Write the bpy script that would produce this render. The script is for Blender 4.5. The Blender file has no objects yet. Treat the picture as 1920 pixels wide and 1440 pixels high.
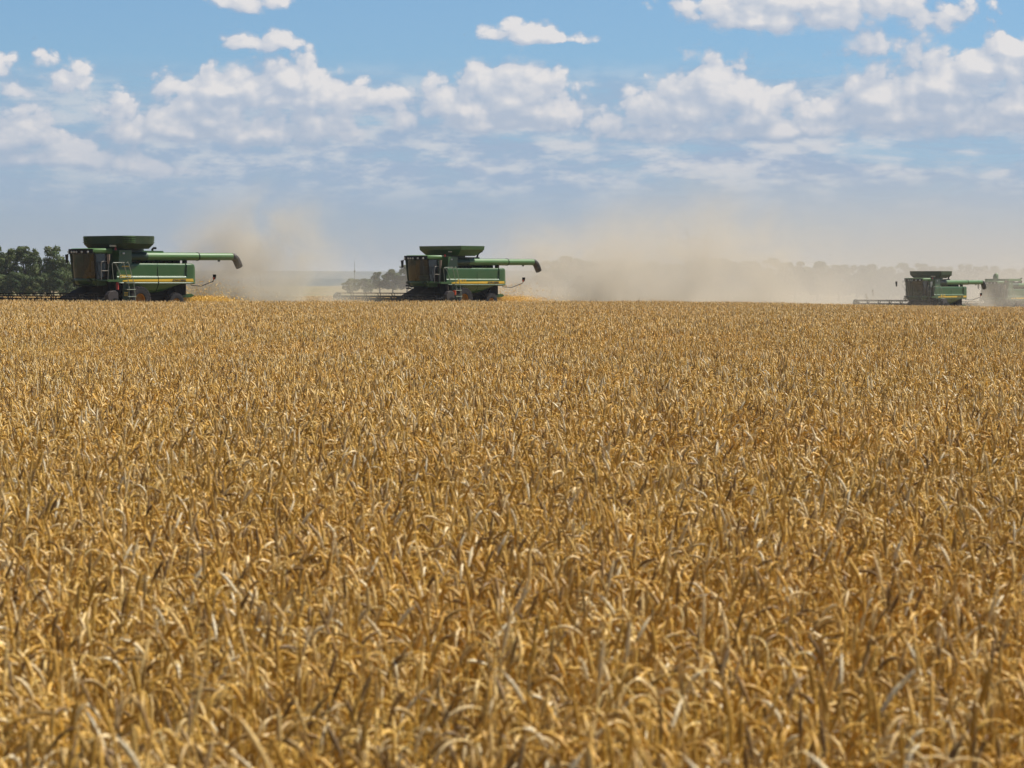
import bpy, bmesh, math, random
import numpy as np
from mathutils import Vector, Matrix
R = math.radians
PI = math.pi
S = bpy.context.scene
COL = S.collection
rnd = random.Random(7)
rng = np.random.default_rng(11)

# ------------------------------------------------------------------ camera
F = 5333.0            # focal length in pixels of the 1920 px wide photograph (100 mm lens)
HZ = 532.0            # row of the true horizon
ZC = 2.0
cam = bpy.data.cameras.new('camera')
cam.lens = 100; cam.sensor_width = 36; cam.clip_start = 0.1; cam.clip_end = 30000
cam.dof.use_dof = True; cam.dof.focus_distance = 105; cam.dof.aperture_fstop = 7.0
co = bpy.data.objects.new('camera', cam); COL.objects.link(co)
co.location = (0, 0, ZC)
co.rotation_euler = (R(90) - math.atan((720 - HZ) / F), 0, 0)
S.camera = co

# ------------------------------------------------------------------ world + sun
SUN_EL = R(54)
SUN_AZ = R(67)        # measured from +Y (view direction) clockwise towards +X
S.view_settings.view_transform = 'Standard'
S.view_settings.look = 'None'
S.view_settings.exposure = 0.55
S.view_settings.gamma = 1.0
S.view_settings.use_curve_mapping = False
sd = bpy.data.lights.new('sun', 'SUN'); sd.energy = 5.0; sd.angle = R(0.53); sd.color = (1.0, 0.96, 0.89)
so = bpy.data.objects.new('sun', sd); COL.objects.link(so)
sdir = Vector((math.sin(SUN_AZ) * math.cos(SUN_EL), math.cos(SUN_AZ) * math.cos(SUN_EL), math.sin(SUN_EL)))
so.rotation_euler = (-sdir).to_track_quat('-Z', 'Y').to_euler()

c = S.cycles
c.use_denoising = True
c.max_bounces = 7; c.diffuse_bounces = 1; c.glossy_bounces = 2; c.transmission_bounces = 3
c.volume_bounces = 1; c.transparent_max_bounces = 8
c.volume_step_rate = 0.5; c.volume_max_steps = 96
c.sample_clamp_indirect = 6
c.caustics_reflective = False; c.caustics_refractive = False
c.use_adaptive_sampling = True; c.adaptive_threshold = 0.015


class NT:
    """tiny helper for writing node trees"""
    def __init__(s, tree): s.t = tree
    def n(s, kind, **kw):
        nd = s.t.nodes.new(kind)
        for k, v in kw.items(): setattr(nd, k, v)
        return nd
    def l(s, a, b): s.t.links.new(a, b)
    def put(s, sock, v):
        if isinstance(v, bpy.types.NodeSocket): s.l(v, sock)
        elif v is not None: sock.default_value = v
    def m(s, op, a, b=None, c3=None, clamp=False):
        nd = s.n('ShaderNodeMath', operation=op); nd.use_clamp = clamp
        for i, v in enumerate((a, b, c3)): s.put(nd.inputs[i], v)
        return nd.outputs[0]
    def v(s, op, a, b=None, c3=None):
        nd = s.n('ShaderNodeVectorMath', operation=op)
        for i, v in enumerate((a, b, c3)):
            if v is not None: s.put(nd.inputs[i], v)
        return nd.outputs['Value'] if op in ('LENGTH', 'DOT_PRODUCT', 'DISTANCE') else nd.outputs[0]
    def mix(s, f, a, b, blend='MIX'):
        nd = s.n('ShaderNodeMix', data_type='RGBA', blend_type=blend)
        s.put(nd.inputs[0], f); s.put(nd.inputs[6], a); s.put(nd.inputs[7], b)
        return nd.outputs[2]
    def ss(s, x, a, b):
        nd = s.n('ShaderNodeMapRange', interpolation_type='SMOOTHSTEP')
        s.put(nd.inputs[0], x); s.put(nd.inputs[1], a); s.put(nd.inputs[2], b)
        nd.inputs[3].default_value = 0; nd.inputs[4].default_value = 1
        return nd.outputs[0]
    def lin(s, x, a, b, c0=0.0, d=1.0):
        nd = s.n('ShaderNodeMapRange')
        s.put(nd.inputs[0], x); s.put(nd.inputs[1], a); s.put(nd.inputs[2], b)
        nd.inputs[3].default_value = c0; nd.inputs[4].default_value = d
        return nd.outputs[0]
    def noise(s, vec, scale, detail=4, rough=0.5, dist=0.0, col=False):
        nd = s.n('ShaderNodeTexNoise')
        if vec is not None: s.l(vec, nd.inputs['Vector'])
        nd.inputs['Scale'].default_value = scale; nd.inputs['Detail'].default_value = detail
        nd.inputs['Roughness'].default_value = rough; nd.inputs['Distortion'].default_value = dist
        return nd.outputs['Color'] if col else nd.outputs[0]
    def ramp(s, f, stops):
        nd = s.n('ShaderNodeValToRGB'); e = nd.color_ramp.elements
        while len(e) < len(stops): e.new(0.5)
        for el, (p, cc) in zip(e, stops): el.position = p; el.color = (*cc, 1)
        s.l(f, nd.inputs[0])
        return nd.outputs[0]


# Cumulus: (centre x, centre y, half width, half height, strength), in hundredths of the sky's
# angular unit 1/5333 rad: x to the right of +Y, y above the horizon.
CLOUDS = [
    # (px, py, rx, ry) measured on the sky
    (478, 6, 78, 26, 0.42), (500, 80, 88, 22, 0.36), (975, 64, 80, 24, 0.36), (1050, 72, 60, 14, 0.45),
    (125, 142, 74, 52, 0.48), (20, 140, 56, 44, 0.52), (30, 172, 70, 22, 0.55),
    (1570, 26, 250, 44, 0.3), (1480, 8, 210, 34, 0.3), (1620, 78, 130, 40, 0.4), (1310, 10, 60, 26, 0.6), (1420, 38, 130, 24),
    (545, 150, 90, 46), (420, 160, 115, 36), (560, 182, 190, 30), (680, 188, 90, 26, 0.45),
    (400, 215, 130, 46), (330, 240, 160, 36), (600, 232, 72, 46), (480, 240, 170, 46), (225, 222, 54, 44, 0.3),
    (960, 168, 105, 62), (880, 192, 120, 46), (1010, 200, 90, 44), (770, 210, 80, 36, 0.4), (930, 228, 170, 24),
    (30, 250, 110, 50), (160, 290, 100, 36), (270, 305, 80, 28), (60, 300, 120, 24),
    (1340, 165, 92, 58), (1290, 205, 130, 48), (1420, 205, 95, 46), (1175, 212, 68, 40, 0.4), (1260, 240, 170, 28),
    (1560, 205, 120, 34, 0.4), (1640, 178, 80, 50), (1750, 150, 120, 58), (1700, 205, 210, 50), (1900, 185, 90, 60),
    (1890, 95, 70, 26), (1850, 130, 100, 36), (1800, 235, 200, 30), (1480, 240, 160, 26),
]


def sky_uv(k, d):
    """direction -> (azimuth, elevation) in hundredths of the 1/5333 rad unit"""
    sx = k.n('ShaderNodeSeparateXYZ'); k.l(d, sx.inputs[0])
    U = k.m('MULTIPLY', k.m('ARCTAN2', sx.outputs[0], sx.outputs[1]), F / 100)
    V = k.m('MULTIPLY', k.m('ARCSINE', sx.outputs[2]), F / 100)
    cb = k.n('ShaderNodeCombineXYZ'); k.l(U, cb.inputs[0]); k.l(V, cb.inputs[1])
    return U, V, cb.outputs[0]


def build_world():
    w = bpy.data.worlds.new('World'); S.world = w; w.use_nodes = True
    w.node_tree.nodes.clear()
    k = NT(w.node_tree)
    out = k.n('ShaderNodeOutputWorld'); bg = k.n('ShaderNodeBackground')
    k.l(bg.outputs[0], out.inputs[0]); bg.inputs[1].default_value = 0.069
    sky = k.n('ShaderNodeTexSky', sky_type='NISHITA'); sky.sun_disc = False
    sky.sun_elevation = SUN_EL; sky.sun_rotation = SUN_AZ
    sky.air_density = 1.0; sky.dust_density = 0.3; sky.ozone_density = 2.5; sky.altitude = 100
    tc = k.n('ShaderNodeTexCoord'); U, V, P = sky_uv(k, tc.outputs['Generated'])
    tint = k.ramp(k.lin(V, -2, 38), [(0.0, (0.52, 0.61, 0.95)), (0.088, (0.54, 0.65, 1.0)), (0.136, (0.56, 0.76, 1.02)), (0.2, (0.60, 0.79, 1.00)), (0.5, (0.42, 0.56, 0.70)), (1.0, (0.38, 0.42, 0.44))])
    k.l(k.mix(1.0, sky.outputs[0], tint, 'MULTIPLY'), bg.inputs[0])
    w.cycles.sampling_method = 'MANUAL'; w.cycles.sample_map_resolution = 512


def build_clouds():
    g = bpy.data.node_groups.new('cloud_density', 'ShaderNodeTree')
    g.interface.new_socket('P', in_out='INPUT', socket_type='NodeSocketVector')
    g.interface.new_socket('D', in_out='OUTPUT', socket_type='NodeSocketFloat')
    q = NT(g); gi = q.n('NodeGroupInput'); go = q.n('NodeGroupOutput')
    p = gi.outputs[0]
    def n2(vec, scale, detail, rough, col=False):
        nd = q.n('ShaderNodeTexNoise', noise_dimensions='2D'); q.l(vec, nd.inputs['Vector'])
        nd.inputs['Scale'].default_value = scale; nd.inputs['Detail'].default_value = detail; nd.inputs['Roughness'].default_value = rough
        return nd.outputs['Color'] if col else nd.outputs[0]
    wv = q.v('SUBTRACT', n2(p, 0.8, 3, 0.5, True), (0.5, 0.5, 0.5))
    pw = q.v('ADD', p, q.v('MULTIPLY', wv, (0.5, 0.2, 0)))
    acc = None
    for (cx, cy, rx, ry, *wz) in CLOUDS:
        wz = wz[0] if wz else 0.0
        ux, uy = (cx - 960) / 100, (HZ - cy - ry * 0.0) / 100
        uy -= ry * 0.35 / 100                       # centre low: a tall dome above, a flat base below
        sx_, st, sb = 100 / (rx * 1.6), 100 / (ry * 2.05), 100 / (ry * 1.15)
        a = q.v('MULTIPLY_ADD', pw, (sx_, st, 0), (-ux * sx_, -uy * st, wz))
        b = q.v('MULTIPLY_ADD', pw, (-sx_, -sb, 0), (ux * sx_, uy * sb, 0))
        L = q.v('LENGTH', q.v('MAXIMUM', a, b))
        acc = L if acc is None else q.m('SMOOTH_MIN', acc, L, 0.22)
    f = q.m('SUBTRACT', 1.0, acc)
    sp = q.n('ShaderNodeSeparateXYZ'); q.l(p, sp.inputs[0])
    far = q.m('MAXIMUM', q.ss(q.m('ABSOLUTE', sp.outputs[0]), 10.5, 13), q.ss(sp.outputs[1], 6.2, 7.5))
    gen = q.m('MULTIPLY_ADD', n2(q.v('MULTIPLY', p, (0.5, 1.0, 1)), 0.45, 3, 0.5), 3.4, -1.95)
    f2 = q.n('ShaderNodeMix', data_type='FLOAT'); q.l(far, f2.inputs[0]); q.l(f, f2.inputs[2]); q.l(gen, f2.inputs[3])
    f = f2.outputs[0]
    vo = q.n('ShaderNodeTexVoronoi', feature='F1', voronoi_dimensions='2D')
    q.l(q.v('MULTIPLY', pw, (1, 1.2, 0)), vo.inputs['Vector'])
    vo.inputs['Scale'].default_value = 1.7; vo.inputs['Detail'].default_value = 2.6; vo.inputs['Roughness'].default_value = 0.46
    puff = q.m('SUBTRACT', 0.5, vo.outputs['Distance'])
    dd = q.m('MULTIPLY_ADD', puff, 0.42, f)
    q.l(dd, go.inputs[0])

    m = bpy.data.materials.new('cloud_sky'); m.use_nodes = True; m.node_tree.nodes.clear(); k = NT(m.node_tree)
    out = k.n('ShaderNodeOutputMaterial')
    geo = k.n('ShaderNodeNewGeometry')
    d = k.v('NORMALIZE', k.v('SUBTRACT', geo.outputs['Position'], (0, 0, ZC)))
    U, V, P = sky_uv(k, d)

    def dens(vec):
        nd = k.n('ShaderNodeGroup'); nd.node_tree = g; k.l(vec, nd.inputs[0]); return nd.outputs[0]
    d0 = dens(P)
    d1 = dens(k.v('ADD', P, (0.10, 0.18, 0)))       # steps towards the sun
    d2 = dens(k.v('ADD', P, (0.16, 0.42, 0)))
    fn = k.n('ShaderNodeTexNoise', noise_dimensions='2D'); k.l(P, fn.inputs['Vector'])
    fn.inputs['Scale'].default_value = 3.4; fn.inputs['Detail'].default_value = 7; fn.inputs['Roughness'].default_value = 0.6
    fine = k.m('SUBTRACT', fn.outputs[0], 0.5)
    dd = k.m('MULTIPLY_ADD', fine, 0.24, d0)
    cover = k.ss(dd, 0.12, k.lin(k.m('SUBTRACT', d0, d2), -0.35, 0.25, 0.80, 0.34))
    g1 = k.m('SUBTRACT', d0, d1); g2 = k.m('SUBTRACT', d0, d2)
    lv = k.m('ADD', k.m('ADD', k.m('MULTIPLY', g1, 1.5), k.m('MULTIPLY', g2, 0.95)), k.m('MULTIPLY', fine, 0.22))
    lit = k.m('POWER', k.lin(lv, -0.35, 0.85), 1.5)
    st = k.noise(k.v('MULTIPLY', P, (0.30, 1.5, 1)), 1.0, 6, 0.6, 0.5)
    st2 = k.noise(k.v('MULTIPLY', P, (0.7, 1.9, 1)), 1.15, 5, 0.6)
    band = k.m('MULTIPLY', k.ss(V, 1.1, 2.3), k.m('SUBTRACT', 1.0, k.ss(V, 3.3, 4.3)))
    stc = k.m('MULTIPLY', k.m('MULTIPLY', k.ss(k.m('ADD', st, k.m('MULTIPLY', k.m('SUBTRACT', st2, 0.5), 0.35)), 0.26, 0.56), band), k.lin(U, -9, 4, 0.72, 1.0))
    shade = (0.46, 0.53, 0.645, 1); bright = (0.79, 0.77, 0.77, 1); low = (0.37, 0.45, 0.57, 1)
    cl = k.mix(lit, shade, bright)
    cl = k.mix(k.m('SUBTRACT', 1.0, k.ss(V, 1.6, 4.0)), cl, k.mix(lit, low, (0.60, 0.61, 0.66, 1)))
    stl = k.mix(k.ss(st2, 0.42, 0.64), (0.35, 0.44, 0.59, 1), (0.66, 0.66, 0.69, 1))
    ca = k.m('MULTIPLY', cover, k.lin(V, 1.0, 2.8, 0.25, 0.97))
    col = k.mix(ca, stl, cl)
    alpha = k.m('SUBTRACT', 1.0, k.m('MULTIPLY', k.m('SUBTRACT', 1.0, ca), k.m('SUBTRACT', 1.0, k.m('MULTIPLY', stc, 0.85))))
    e = k.n('ShaderNodeEmission'); k.l(col, e.inputs[0]); e.inputs[1].default_value = 0.675; t = k.n('ShaderNodeBsdfTransparent')
    mx = k.n('ShaderNodeMixShader'); k.l(alpha, mx.inputs[0]); k.l(t.outputs[0], mx.inputs[1]); k.l(e.outputs[0], mx.inputs[2])
    k.l(mx.outputs[0], out.inputs[0])
    m.cycles.emission_sampling = 'NONE'
    bm = bmesh.new(); n = 96; rr = 12000; rows = []
    for el in (0.5, 3, 6, 9.5):
        rows.append([bm.verts.new((rr * math.cos(R(el)) * math.sin(i / n * 2 * PI), rr * math.cos(R(el)) * math.cos(i / n * 2 * PI), ZC + rr * math.sin(R(el)))) for i in range(n)])
    for a, b in zip(rows[:-1], rows[1:]):
        for i in range(n): bm.faces.new((a[i], a[(i + 1) % n], b[(i + 1) % n], b[i]))
    me = bpy.data.meshes.new('sky'); bm.to_mesh(me); bm.free(); me.materials.append(m)
    o = bpy.data.objects.new('sky', me); COL.objects.link(o); o['kind'] = 'structure'; o['label'] = 'fair-weather clouds in the blue sky'
build_world()
build_clouds()


# ------------------------------------------------------------------ helpers
def tag(o, label=None, cat=None, group=None, kind=None):
    if label: o['label'] = label
    if cat: o['category'] = cat
    if group: o['group'] = group
    if kind: o['kind'] = kind
    return o


def empty(name, loc, rz=0.0, **kw):
    o = bpy.data.objects.new(name, None); COL.objects.link(o)
    o.location = loc; o.rotation_euler = (0, 0, rz); o.empty_display_size = 0.5
    return tag(o, **kw)


def mesh_np(name, V, Fc, mats=(), smooth=False, colors=None):
    """fast mesh from numpy arrays; Fc = list of arrays of quads or tris"""
    me = bpy.data.meshes.new(name)
    V = np.asarray(V, dtype=np.float32)
    loops, starts, tot, pos = [], [], [], 0
    for f in Fc:
        f = np.asarray(f, dtype=np.int32)
        if len(f) == 0: continue
        n = f.shape[1]
        loops.append(f.ravel()); starts.append(pos + np.arange(len(f)) * n); tot.append(np.full(len(f), n)); pos += f.size
    loops = np.concatenate(loops); starts = np.concatenate(starts)
    me.vertices.add(len(V)); me.vertices.foreach_set('co', V.ravel())
    me.loops.add(len(loops)); me.loops.foreach_set('vertex_index', loops)
    me.polygons.add(len(starts)); me.polygons.foreach_set('loop_start', starts.astype(np.int32))
    if colors is not None:
        a = me.color_attributes.new('tint', 'FLOAT_COLOR', 'POINT')
        a.data.foreach_set('color', np.asarray(colors, dtype=np.float32).ravel())
    for m_ in mats: me.materials.append(m_)
    me.update(calc_edges=True); me.validate()
    me.polygons.foreach_set('use_smooth', np.full(len(me.polygons), smooth))
    return me


# ------------------------------------------------------------------ materials
def new_mat(name):
    m = bpy.data.materials.new(name); m.use_nodes = True; m.node_tree.nodes.clear()
    k = NT(m.node_tree); out = k.n('ShaderNodeOutputMaterial')
    return m, k, out


def paint(name, col, rough=0.4, metal=0.0, dust=0.25, dcol=(0.26, 0.20, 0.12), coat=0.0, scale=1.3, bump=0.0, spec=0.5):
    m, k, out = new_mat(name)
    b = k.n('ShaderNodeBsdfPrincipled')
    tc = k.n('ShaderNodeTexCoord'); P = tc.outputs['Object']
    n1 = k.noise(P, scale, 6, 0.65); n2 = k.noise(P, scale * 9, 4, 0.6)
    f = k.m('MULTIPLY', k.ss(k.m('ADD', k.m('MULTIPLY', n1, 0.65), k.m('MULTIPLY', n2, 0.35)), 0.33, 0.68), dust * 1.6, clamp=True)
    cc = k.mix(f, (*col, 1), (*dcol, 1))
    k.l(cc, b.inputs['Base Color'])
    k.l(k.m('MULTIPLY_ADD', f, 0.5, rough, clamp=True), b.inputs['Roughness'])
    b.inputs['Metallic'].default_value = metal
    b.inputs['Coat Weight'].default_value = coat
    b.inputs['Specular IOR Level'].default_value = spec
    if bump:
        bp = k.n('ShaderNodeBump'); bp.inputs['Strength'].default_value = bump; bp.inputs['Distance'].default_value = 0.02
        k.l(n2, bp.inputs['Height']); k.l(bp.outputs[0], b.inputs['Normal'])
    k.l(b.outputs[0], out.inputs[0])
    return m


M = {}
M['green'] = paint('green_paint', (0.018, 0.072, 0.007), 0.32, dust=0.12, dcol=(0.12, 0.11, 0.05), coat=0.15)
M['green_tube'] = paint('light_green_paint', (0.055, 0.145, 0.026), 0.42, dust=0.12, dcol=(0.16, 0.15, 0.09), coat=0.15)  # lighter green than the body paint
M['green_dark'] = paint('dark_and_shaded_green', (0.007, 0.035, 0.010), 0.5, dust=0.08, dcol=(0.09, 0.08, 0.04))  # darker green; on the inboard auger end it is painted shadow
M['canvas'] = paint('green_rubber_panel', (0.012, 0.036, 0.010), 0.6, dust=0.2, dcol=(0.13, 0.12, 0.06), spec=0.25)
M['yellow'] = paint('yellow_paint', (0.66, 0.40, 0.015), 0.45, dust=0.08)
M['rim'] = paint('amber_rim_paint', (0.42, 0.17, 0.008), 0.45, dust=0.2)
M['black'] = paint('black_metal', (0.008, 0.008, 0.008), 0.6, dust=0.08, dcol=(0.06, 0.05, 0.03), spec=0.1)
M['grey'] = paint('grey_steel', (0.16, 0.16, 0.15), 0.45, 0.5, dust=0.3)
M['rubber'] = paint('rubber', (0.012, 0.011, 0.012), 0.75, dust=0.16, dcol=(0.08, 0.065, 0.06), spec=0.3)
M['brown'] = paint('worn_brown_shield', (0.025, 0.018, 0.016), 0.6, dust=0.2, dcol=(0.09, 0.065, 0.05))
M['spout'] = paint('black_rubber_spout', (0.012, 0.009, 0.008), 0.55, dust=0.2, dcol=(0.09, 0.07, 0.05))
M['rail'] = paint('handrail_paint', (0.22, 0.26, 0.20), 0.4, dust=0.3)
M['red'] = paint('red_paint', (0.42, 0.02, 0.012), 0.4, dust=0.12)
M['orange'] = paint('orange_lens', (0.72, 0.09, 0.02), 0.3, dust=0.1)
M['lens'] = paint('lamp_lens', (0.60, 0.60, 0.56), 0.15, dust=0.1)
M['cream'] = paint('cream_lens', (0.80, 0.62, 0.40), 0.4, dust=0.1)
M['tan'] = paint('tan_mirror_shell', (0.27, 0.19, 0.14), 0.5, dust=0.2)
M['seat'] = paint('seat_fabric', (0.10, 0.15, 0.24), 0.8, dust=0.1)
M['mark'] = paint('black_lettering', (0.02, 0.02, 0.01), 0.5, dust=0.05)


def glass_mat():
    m, k, out = new_mat('tinted_glass')
    t = k.n('ShaderNodeBsdfTransparent'); t.inputs[0].default_value = (0.17, 0.23, 0.22, 1)
    g = k.n('ShaderNodeBsdfGlossy'); g.inputs['Color'].default_value = (0.8, 0.85, 0.9, 1); g.inputs['Roughness'].default_value = 0.06
    d = k.n('ShaderNodeBsdfDiffuse'); d.inputs[0].default_value = (0.03, 0.028, 0.022, 1)
    fr = k.n('ShaderNodeFresnel'); fr.inputs[0].default_value = 1.5
    a = k.n('ShaderNodeMixShader'); b = k.n('ShaderNodeMixShader')
    tc = k.n('ShaderNodeTexCoord')
    k.l(k.m('MULTIPLY', k.ss(k.noise(tc.outputs['Object'], 2.0, 5, 0.6), 0.3, 0.75), 0.3), a.inputs[0])
    k.l(t.outputs[0], a.inputs[1]); k.l(d.outputs[0], a.inputs[2])
    k.l(k.m('MULTIPLY_ADD', fr.outputs[0], 0.7, 0.02), b.inputs[0])
    k.l(a.outputs[0], b.inputs[1]); k.l(g.outputs[0], b.inputs[2])
    k.l(b.outputs[0], out.inputs[0])
    return m
M['glass'] = glass_mat()


def straw_mat(name, gain=1.0, trans=0.15):
    m, k, out = new_mat(name)
    at = k.n('ShaderNodeAttribute'); at.attribute_name = 'tint'
    oi = k.n('ShaderNodeObjectInfo')
    geo = k.n('ShaderNodeNewGeometry')
    big = k.noise(geo.outputs['Position'], 0.12, 3, 0.5)
    mid = k.noise(geo.outputs['Position'], 1.7, 3, 0.6)
    f = k.m('ADD', k.m('MULTIPLY', big, 0.5), k.m('MULTIPLY', mid, 0.5))
    cc = k.mix(k.ss(f, 0.35, 0.65), at.outputs['Color'], k.mix(1.0, at.outputs['Color'], (1.08, 0.98, 0.84, 1), 'MULTIPLY'))
    cc = k.mix(1.0, cc, (gain, gain, gain, 1), 'MULTIPLY')
    b = k.n('ShaderNodeBsdfPrincipled'); k.l(cc, b.inputs['Base Color'])
    b.inputs['Roughness'].default_value = 0.45; b.inputs['Specular IOR Level'].default_value = 0.28
    t = k.n('ShaderNodeBsdfTranslucent'); k.l(k.mix(1.0, cc, (1.1, 0.95, 0.6, 1), 'MULTIPLY'), t.inputs[0])
    mx = k.n('ShaderNodeMixShader'); mx.inputs[0].default_value = trans
    k.l(b.outputs[0], mx.inputs[1]); k.l(t.outputs[0], mx.inputs[2]); k.l(mx.outputs[0], out.inputs[0])
    return m
M['straw'] = straw_mat('ripe_wheat')


def ground_mat():
    m, k, out = new_mat('stubble_soil')
    geo = k.n('ShaderNodeNewGeometry'); P = geo.outputs['Position']
    a = k.noise(k.v('MULTIPLY', P, (1, 1, 1)), 0.02, 5, 0.6)
    b_ = k.noise(P, 2.5, 6, 0.7)
    c0 = k.mix(k.ss(b_, 0.35, 0.65), (0.13, 0.09, 0.04, 1), (0.30, 0.22, 0.10, 1))
    c1 = k.mix(k.ss(a, 0.50, 0.62), c0, (0.13, 0.14, 0.045, 1))
    b = k.n('ShaderNodeBsdfPrincipled'); b.inputs['Roughness'].default_value = 0.9
    k.l(c1, b.inputs['Base Color'])
    bp = k.n('ShaderNodeBump'); bp.inputs['Strength'].default_value = 0.6; bp.inputs['Distance'].default_value = 0.05
    k.l(b_, bp.inputs['Height']); k.l(bp.outputs[0], b.inputs['Normal'])
    k.l(b.outputs[0], out.inputs[0])
    return m
M['ground'] = ground_mat()


def foliage_mat(name, c_a, c_b, trans=0.25):
    m, k, out = new_mat(name)
    geo = k.n('ShaderNodeNewGeometry')
    at = k.n('ShaderNodeAttribute'); at.attribute_name = 'tint'
    n = k.noise(geo.outputs['Position'], 0.5, 3, 0.6)
    cc = k.mix(k.ss(n, 0.3, 0.7), (*c_a, 1), (*c_b, 1))
    cc = k.mix(1.0, cc, at.outputs['Color'], 'MULTIPLY')
    b = k.n('ShaderNodeBsdfPrincipled'); b.inputs['Roughness'].default_value = 0.6; b.inputs['Specular IOR Level'].default_value = 0.2; k.l(cc, b.inputs['Base Color'])
    t = k.n('ShaderNodeBsdfTranslucent'); k.l(cc, t.inputs[0])
    mx = k.n('ShaderNodeMixShader'); mx.inputs[0].default_value = trans
    k.l(b.outputs[0], mx.inputs[1]); k.l(t.outputs[0], mx.inputs[2]); k.l(mx.outputs[0], out.inputs[0])
    return m
M['leaf'] = foliage_mat('tree_leaves', (0.042, 0.064, 0.014), (0.11, 0.14, 0.034))
M['leaf_b'] = foliage_mat('bush_leaves', (0.050, 0.076, 0.020), (0.11, 0.14, 0.046))
M['bark'] = paint('bark', (0.08, 0.06, 0.045), 0.9, dust=0.3, dcol=(0.12, 0.10, 0.08))
M['hill'] = paint('far_fields', (0.05, 0.07, 0.07), 0.95, dust=0.4, dcol=(0.13, 0.12, 0.09), scale=0.006)


# ------------------------------------------------------------------ terrain
def sst(x, a, b):
    t = np.clip((np.asarray(x, float) - a) / (b - a), 0, 1); return t * t * (3 - 2 * t)


def gz(x, y):
    x = np.asarray(x, float); y = np.asarray(y, float)
    g = -0.0062 * np.clip(x, -32, 70) * sst(y, 40, 150)
    g = g - 0.22 * sst(y, 90, 200) * sst(x, 6, 34)
    g = g - 1.13 * sst(y, 170, 330) * sst(x, 0, 50)
    return g


def zat(x, y): return float(gz(x, y))


def build_ground():
    ys = np.unique(np.concatenate([np.linspace(-40, 400, 89), np.geomspace(400, 6000, 40), -np.geomspace(40, 800, 12)]))
    xs = np.unique(np.concatenate([np.linspace(-120, 120, 61), np.geomspace(120, 3000, 24), -np.geomspace(120, 3000, 24)]))
    X, Y = np.meshgrid(xs, ys); Z = gz(X, Y)
    V = np.stack([X, Y, Z], -1).reshape(-1, 3)
    n, m_ = X.shape; i = np.arange(n * m_).reshape(n, m_)
    Q = np.stack([i[:-1, :-1], i[:-1, 1:], i[1:, 1:], i[1:, :-1]], -1).reshape(-1, 4)
    o = bpy.data.objects.new('ground', mesh_np('ground', V, [Q], [M['ground']], True)); COL.objects.link(o)
    tag(o, 'stubble ground under and behind the standing wheat', kind='structure')
    # low hills on the horizon
    for name, D, hmax, seed in (('far_hills', 4300, 24, 3), ('low_ridge', 2600, 7, 8)):
        r2 = np.random.default_rng(seed)
        xs = np.linspace(-2600, 2600, 160); prof = np.zeros_like(xs)
        for kf in (1, 2, 3.3, 5.1, 9, 17, 37):
            prof += np.sin(xs / 2600 * PI * kf + r2.uniform(0, 6.28)) / kf ** 0.8
        prof = (prof - prof.min()) / (prof.max() - prof.min()) * 0.35 + 0.65
        rows = []
        for t, f in ((-1, 0), (-0.5, 0.55), (0, 1), (0.5, 0.6), (1, 0)):
            rows.append(np.stack([xs, np.full_like(xs, D + t * 400), prof * hmax * f - 2.0 * (1 - f)], -1))
        V = np.concatenate(rows); n = len(xs); i = np.arange(5 * n).reshape(5, n)
        Q = np.stack([i[:-1, :-1], i[:-1, 1:], i[1:, 1:], i[1:, :-1]], -1).reshape(-1, 4)
        o = bpy.data.objects.new(name, mesh_np(name, V, [Q], [M['hill']], True)); COL.objects.link(o)
        tag(o, 'blue hazy rise along the horizon', kind='structure')
build_ground()

# ------------------------------------------------------------------ where the combines stand
HD = R(50)
# px of front axle, distance, ground heading angle (deg)
MACH = [(224, 172.0, 50.0), (834, 201.0, 50.0), (1742, 290.0, 50.5), (1879, 318.0, 51.0)]
MPOS = []
for (px, D, a) in MACH:
    x = (px - 960) / F * D
    MPOS.append((x, D, zat(x, D), R(180 + a)))
hv = np.array([-math.cos(HD), -math.sin(HD)]); pv = np.array([math.sin(HD), -math.cos(HD)])   # forward, left


# ------------------------------------------------------------------ wheat
PALETTE = np.array([
    (0.78, 0.545, 0.165), (0.71, 0.455, 0.100), (0.88, 0.67, 0.28), (0.64, 0.39, 0.075),
    (0.53, 0.375, 0.145), (0.92, 0.76, 0.42), (0.33, 0.22, 0.090), (0.76, 0.49, 0.110)])


def tube_strip(P, rad, sides, ph=0.0):
    """P (n,3) centre line, rad (n,) or (n,2) radii -> verts, quads"""
    n = len(P)
    T = np.gradient(P, axis=0); T /= np.linalg.norm(T, axis=1, keepdims=True) + 1e-9
    up = np.array([0.31, 0.83, 0.46]); A = np.cross(T, up); A /= np.linalg.norm(A, axis=1, keepdims=True) + 1e-9
    B = np.cross(T, A)
    rad = np.asarray(rad, float)
    if rad.ndim == 1: rad = np.stack([rad, rad], 1)
    an = ph + np.arange(sides) / sides * 2 * PI
    V = P[:, None] + A[:, None] * (np.cos(an)[None, :, None] * rad[:, 0, None, None]) + B[:, None] * (np.sin(an)[None, :, None] * rad[:, 1, None, None])
    V = V.reshape(-1, 3)
    i = np.arange(n * sides).reshape(n, sides)
    Q = np.stack([i[:-1], np.roll(i[:-1], -1, 1), np.roll(i[1:], -1, 1), i[1:]], -1).reshape(-1, 4)
    return V, Q


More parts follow.
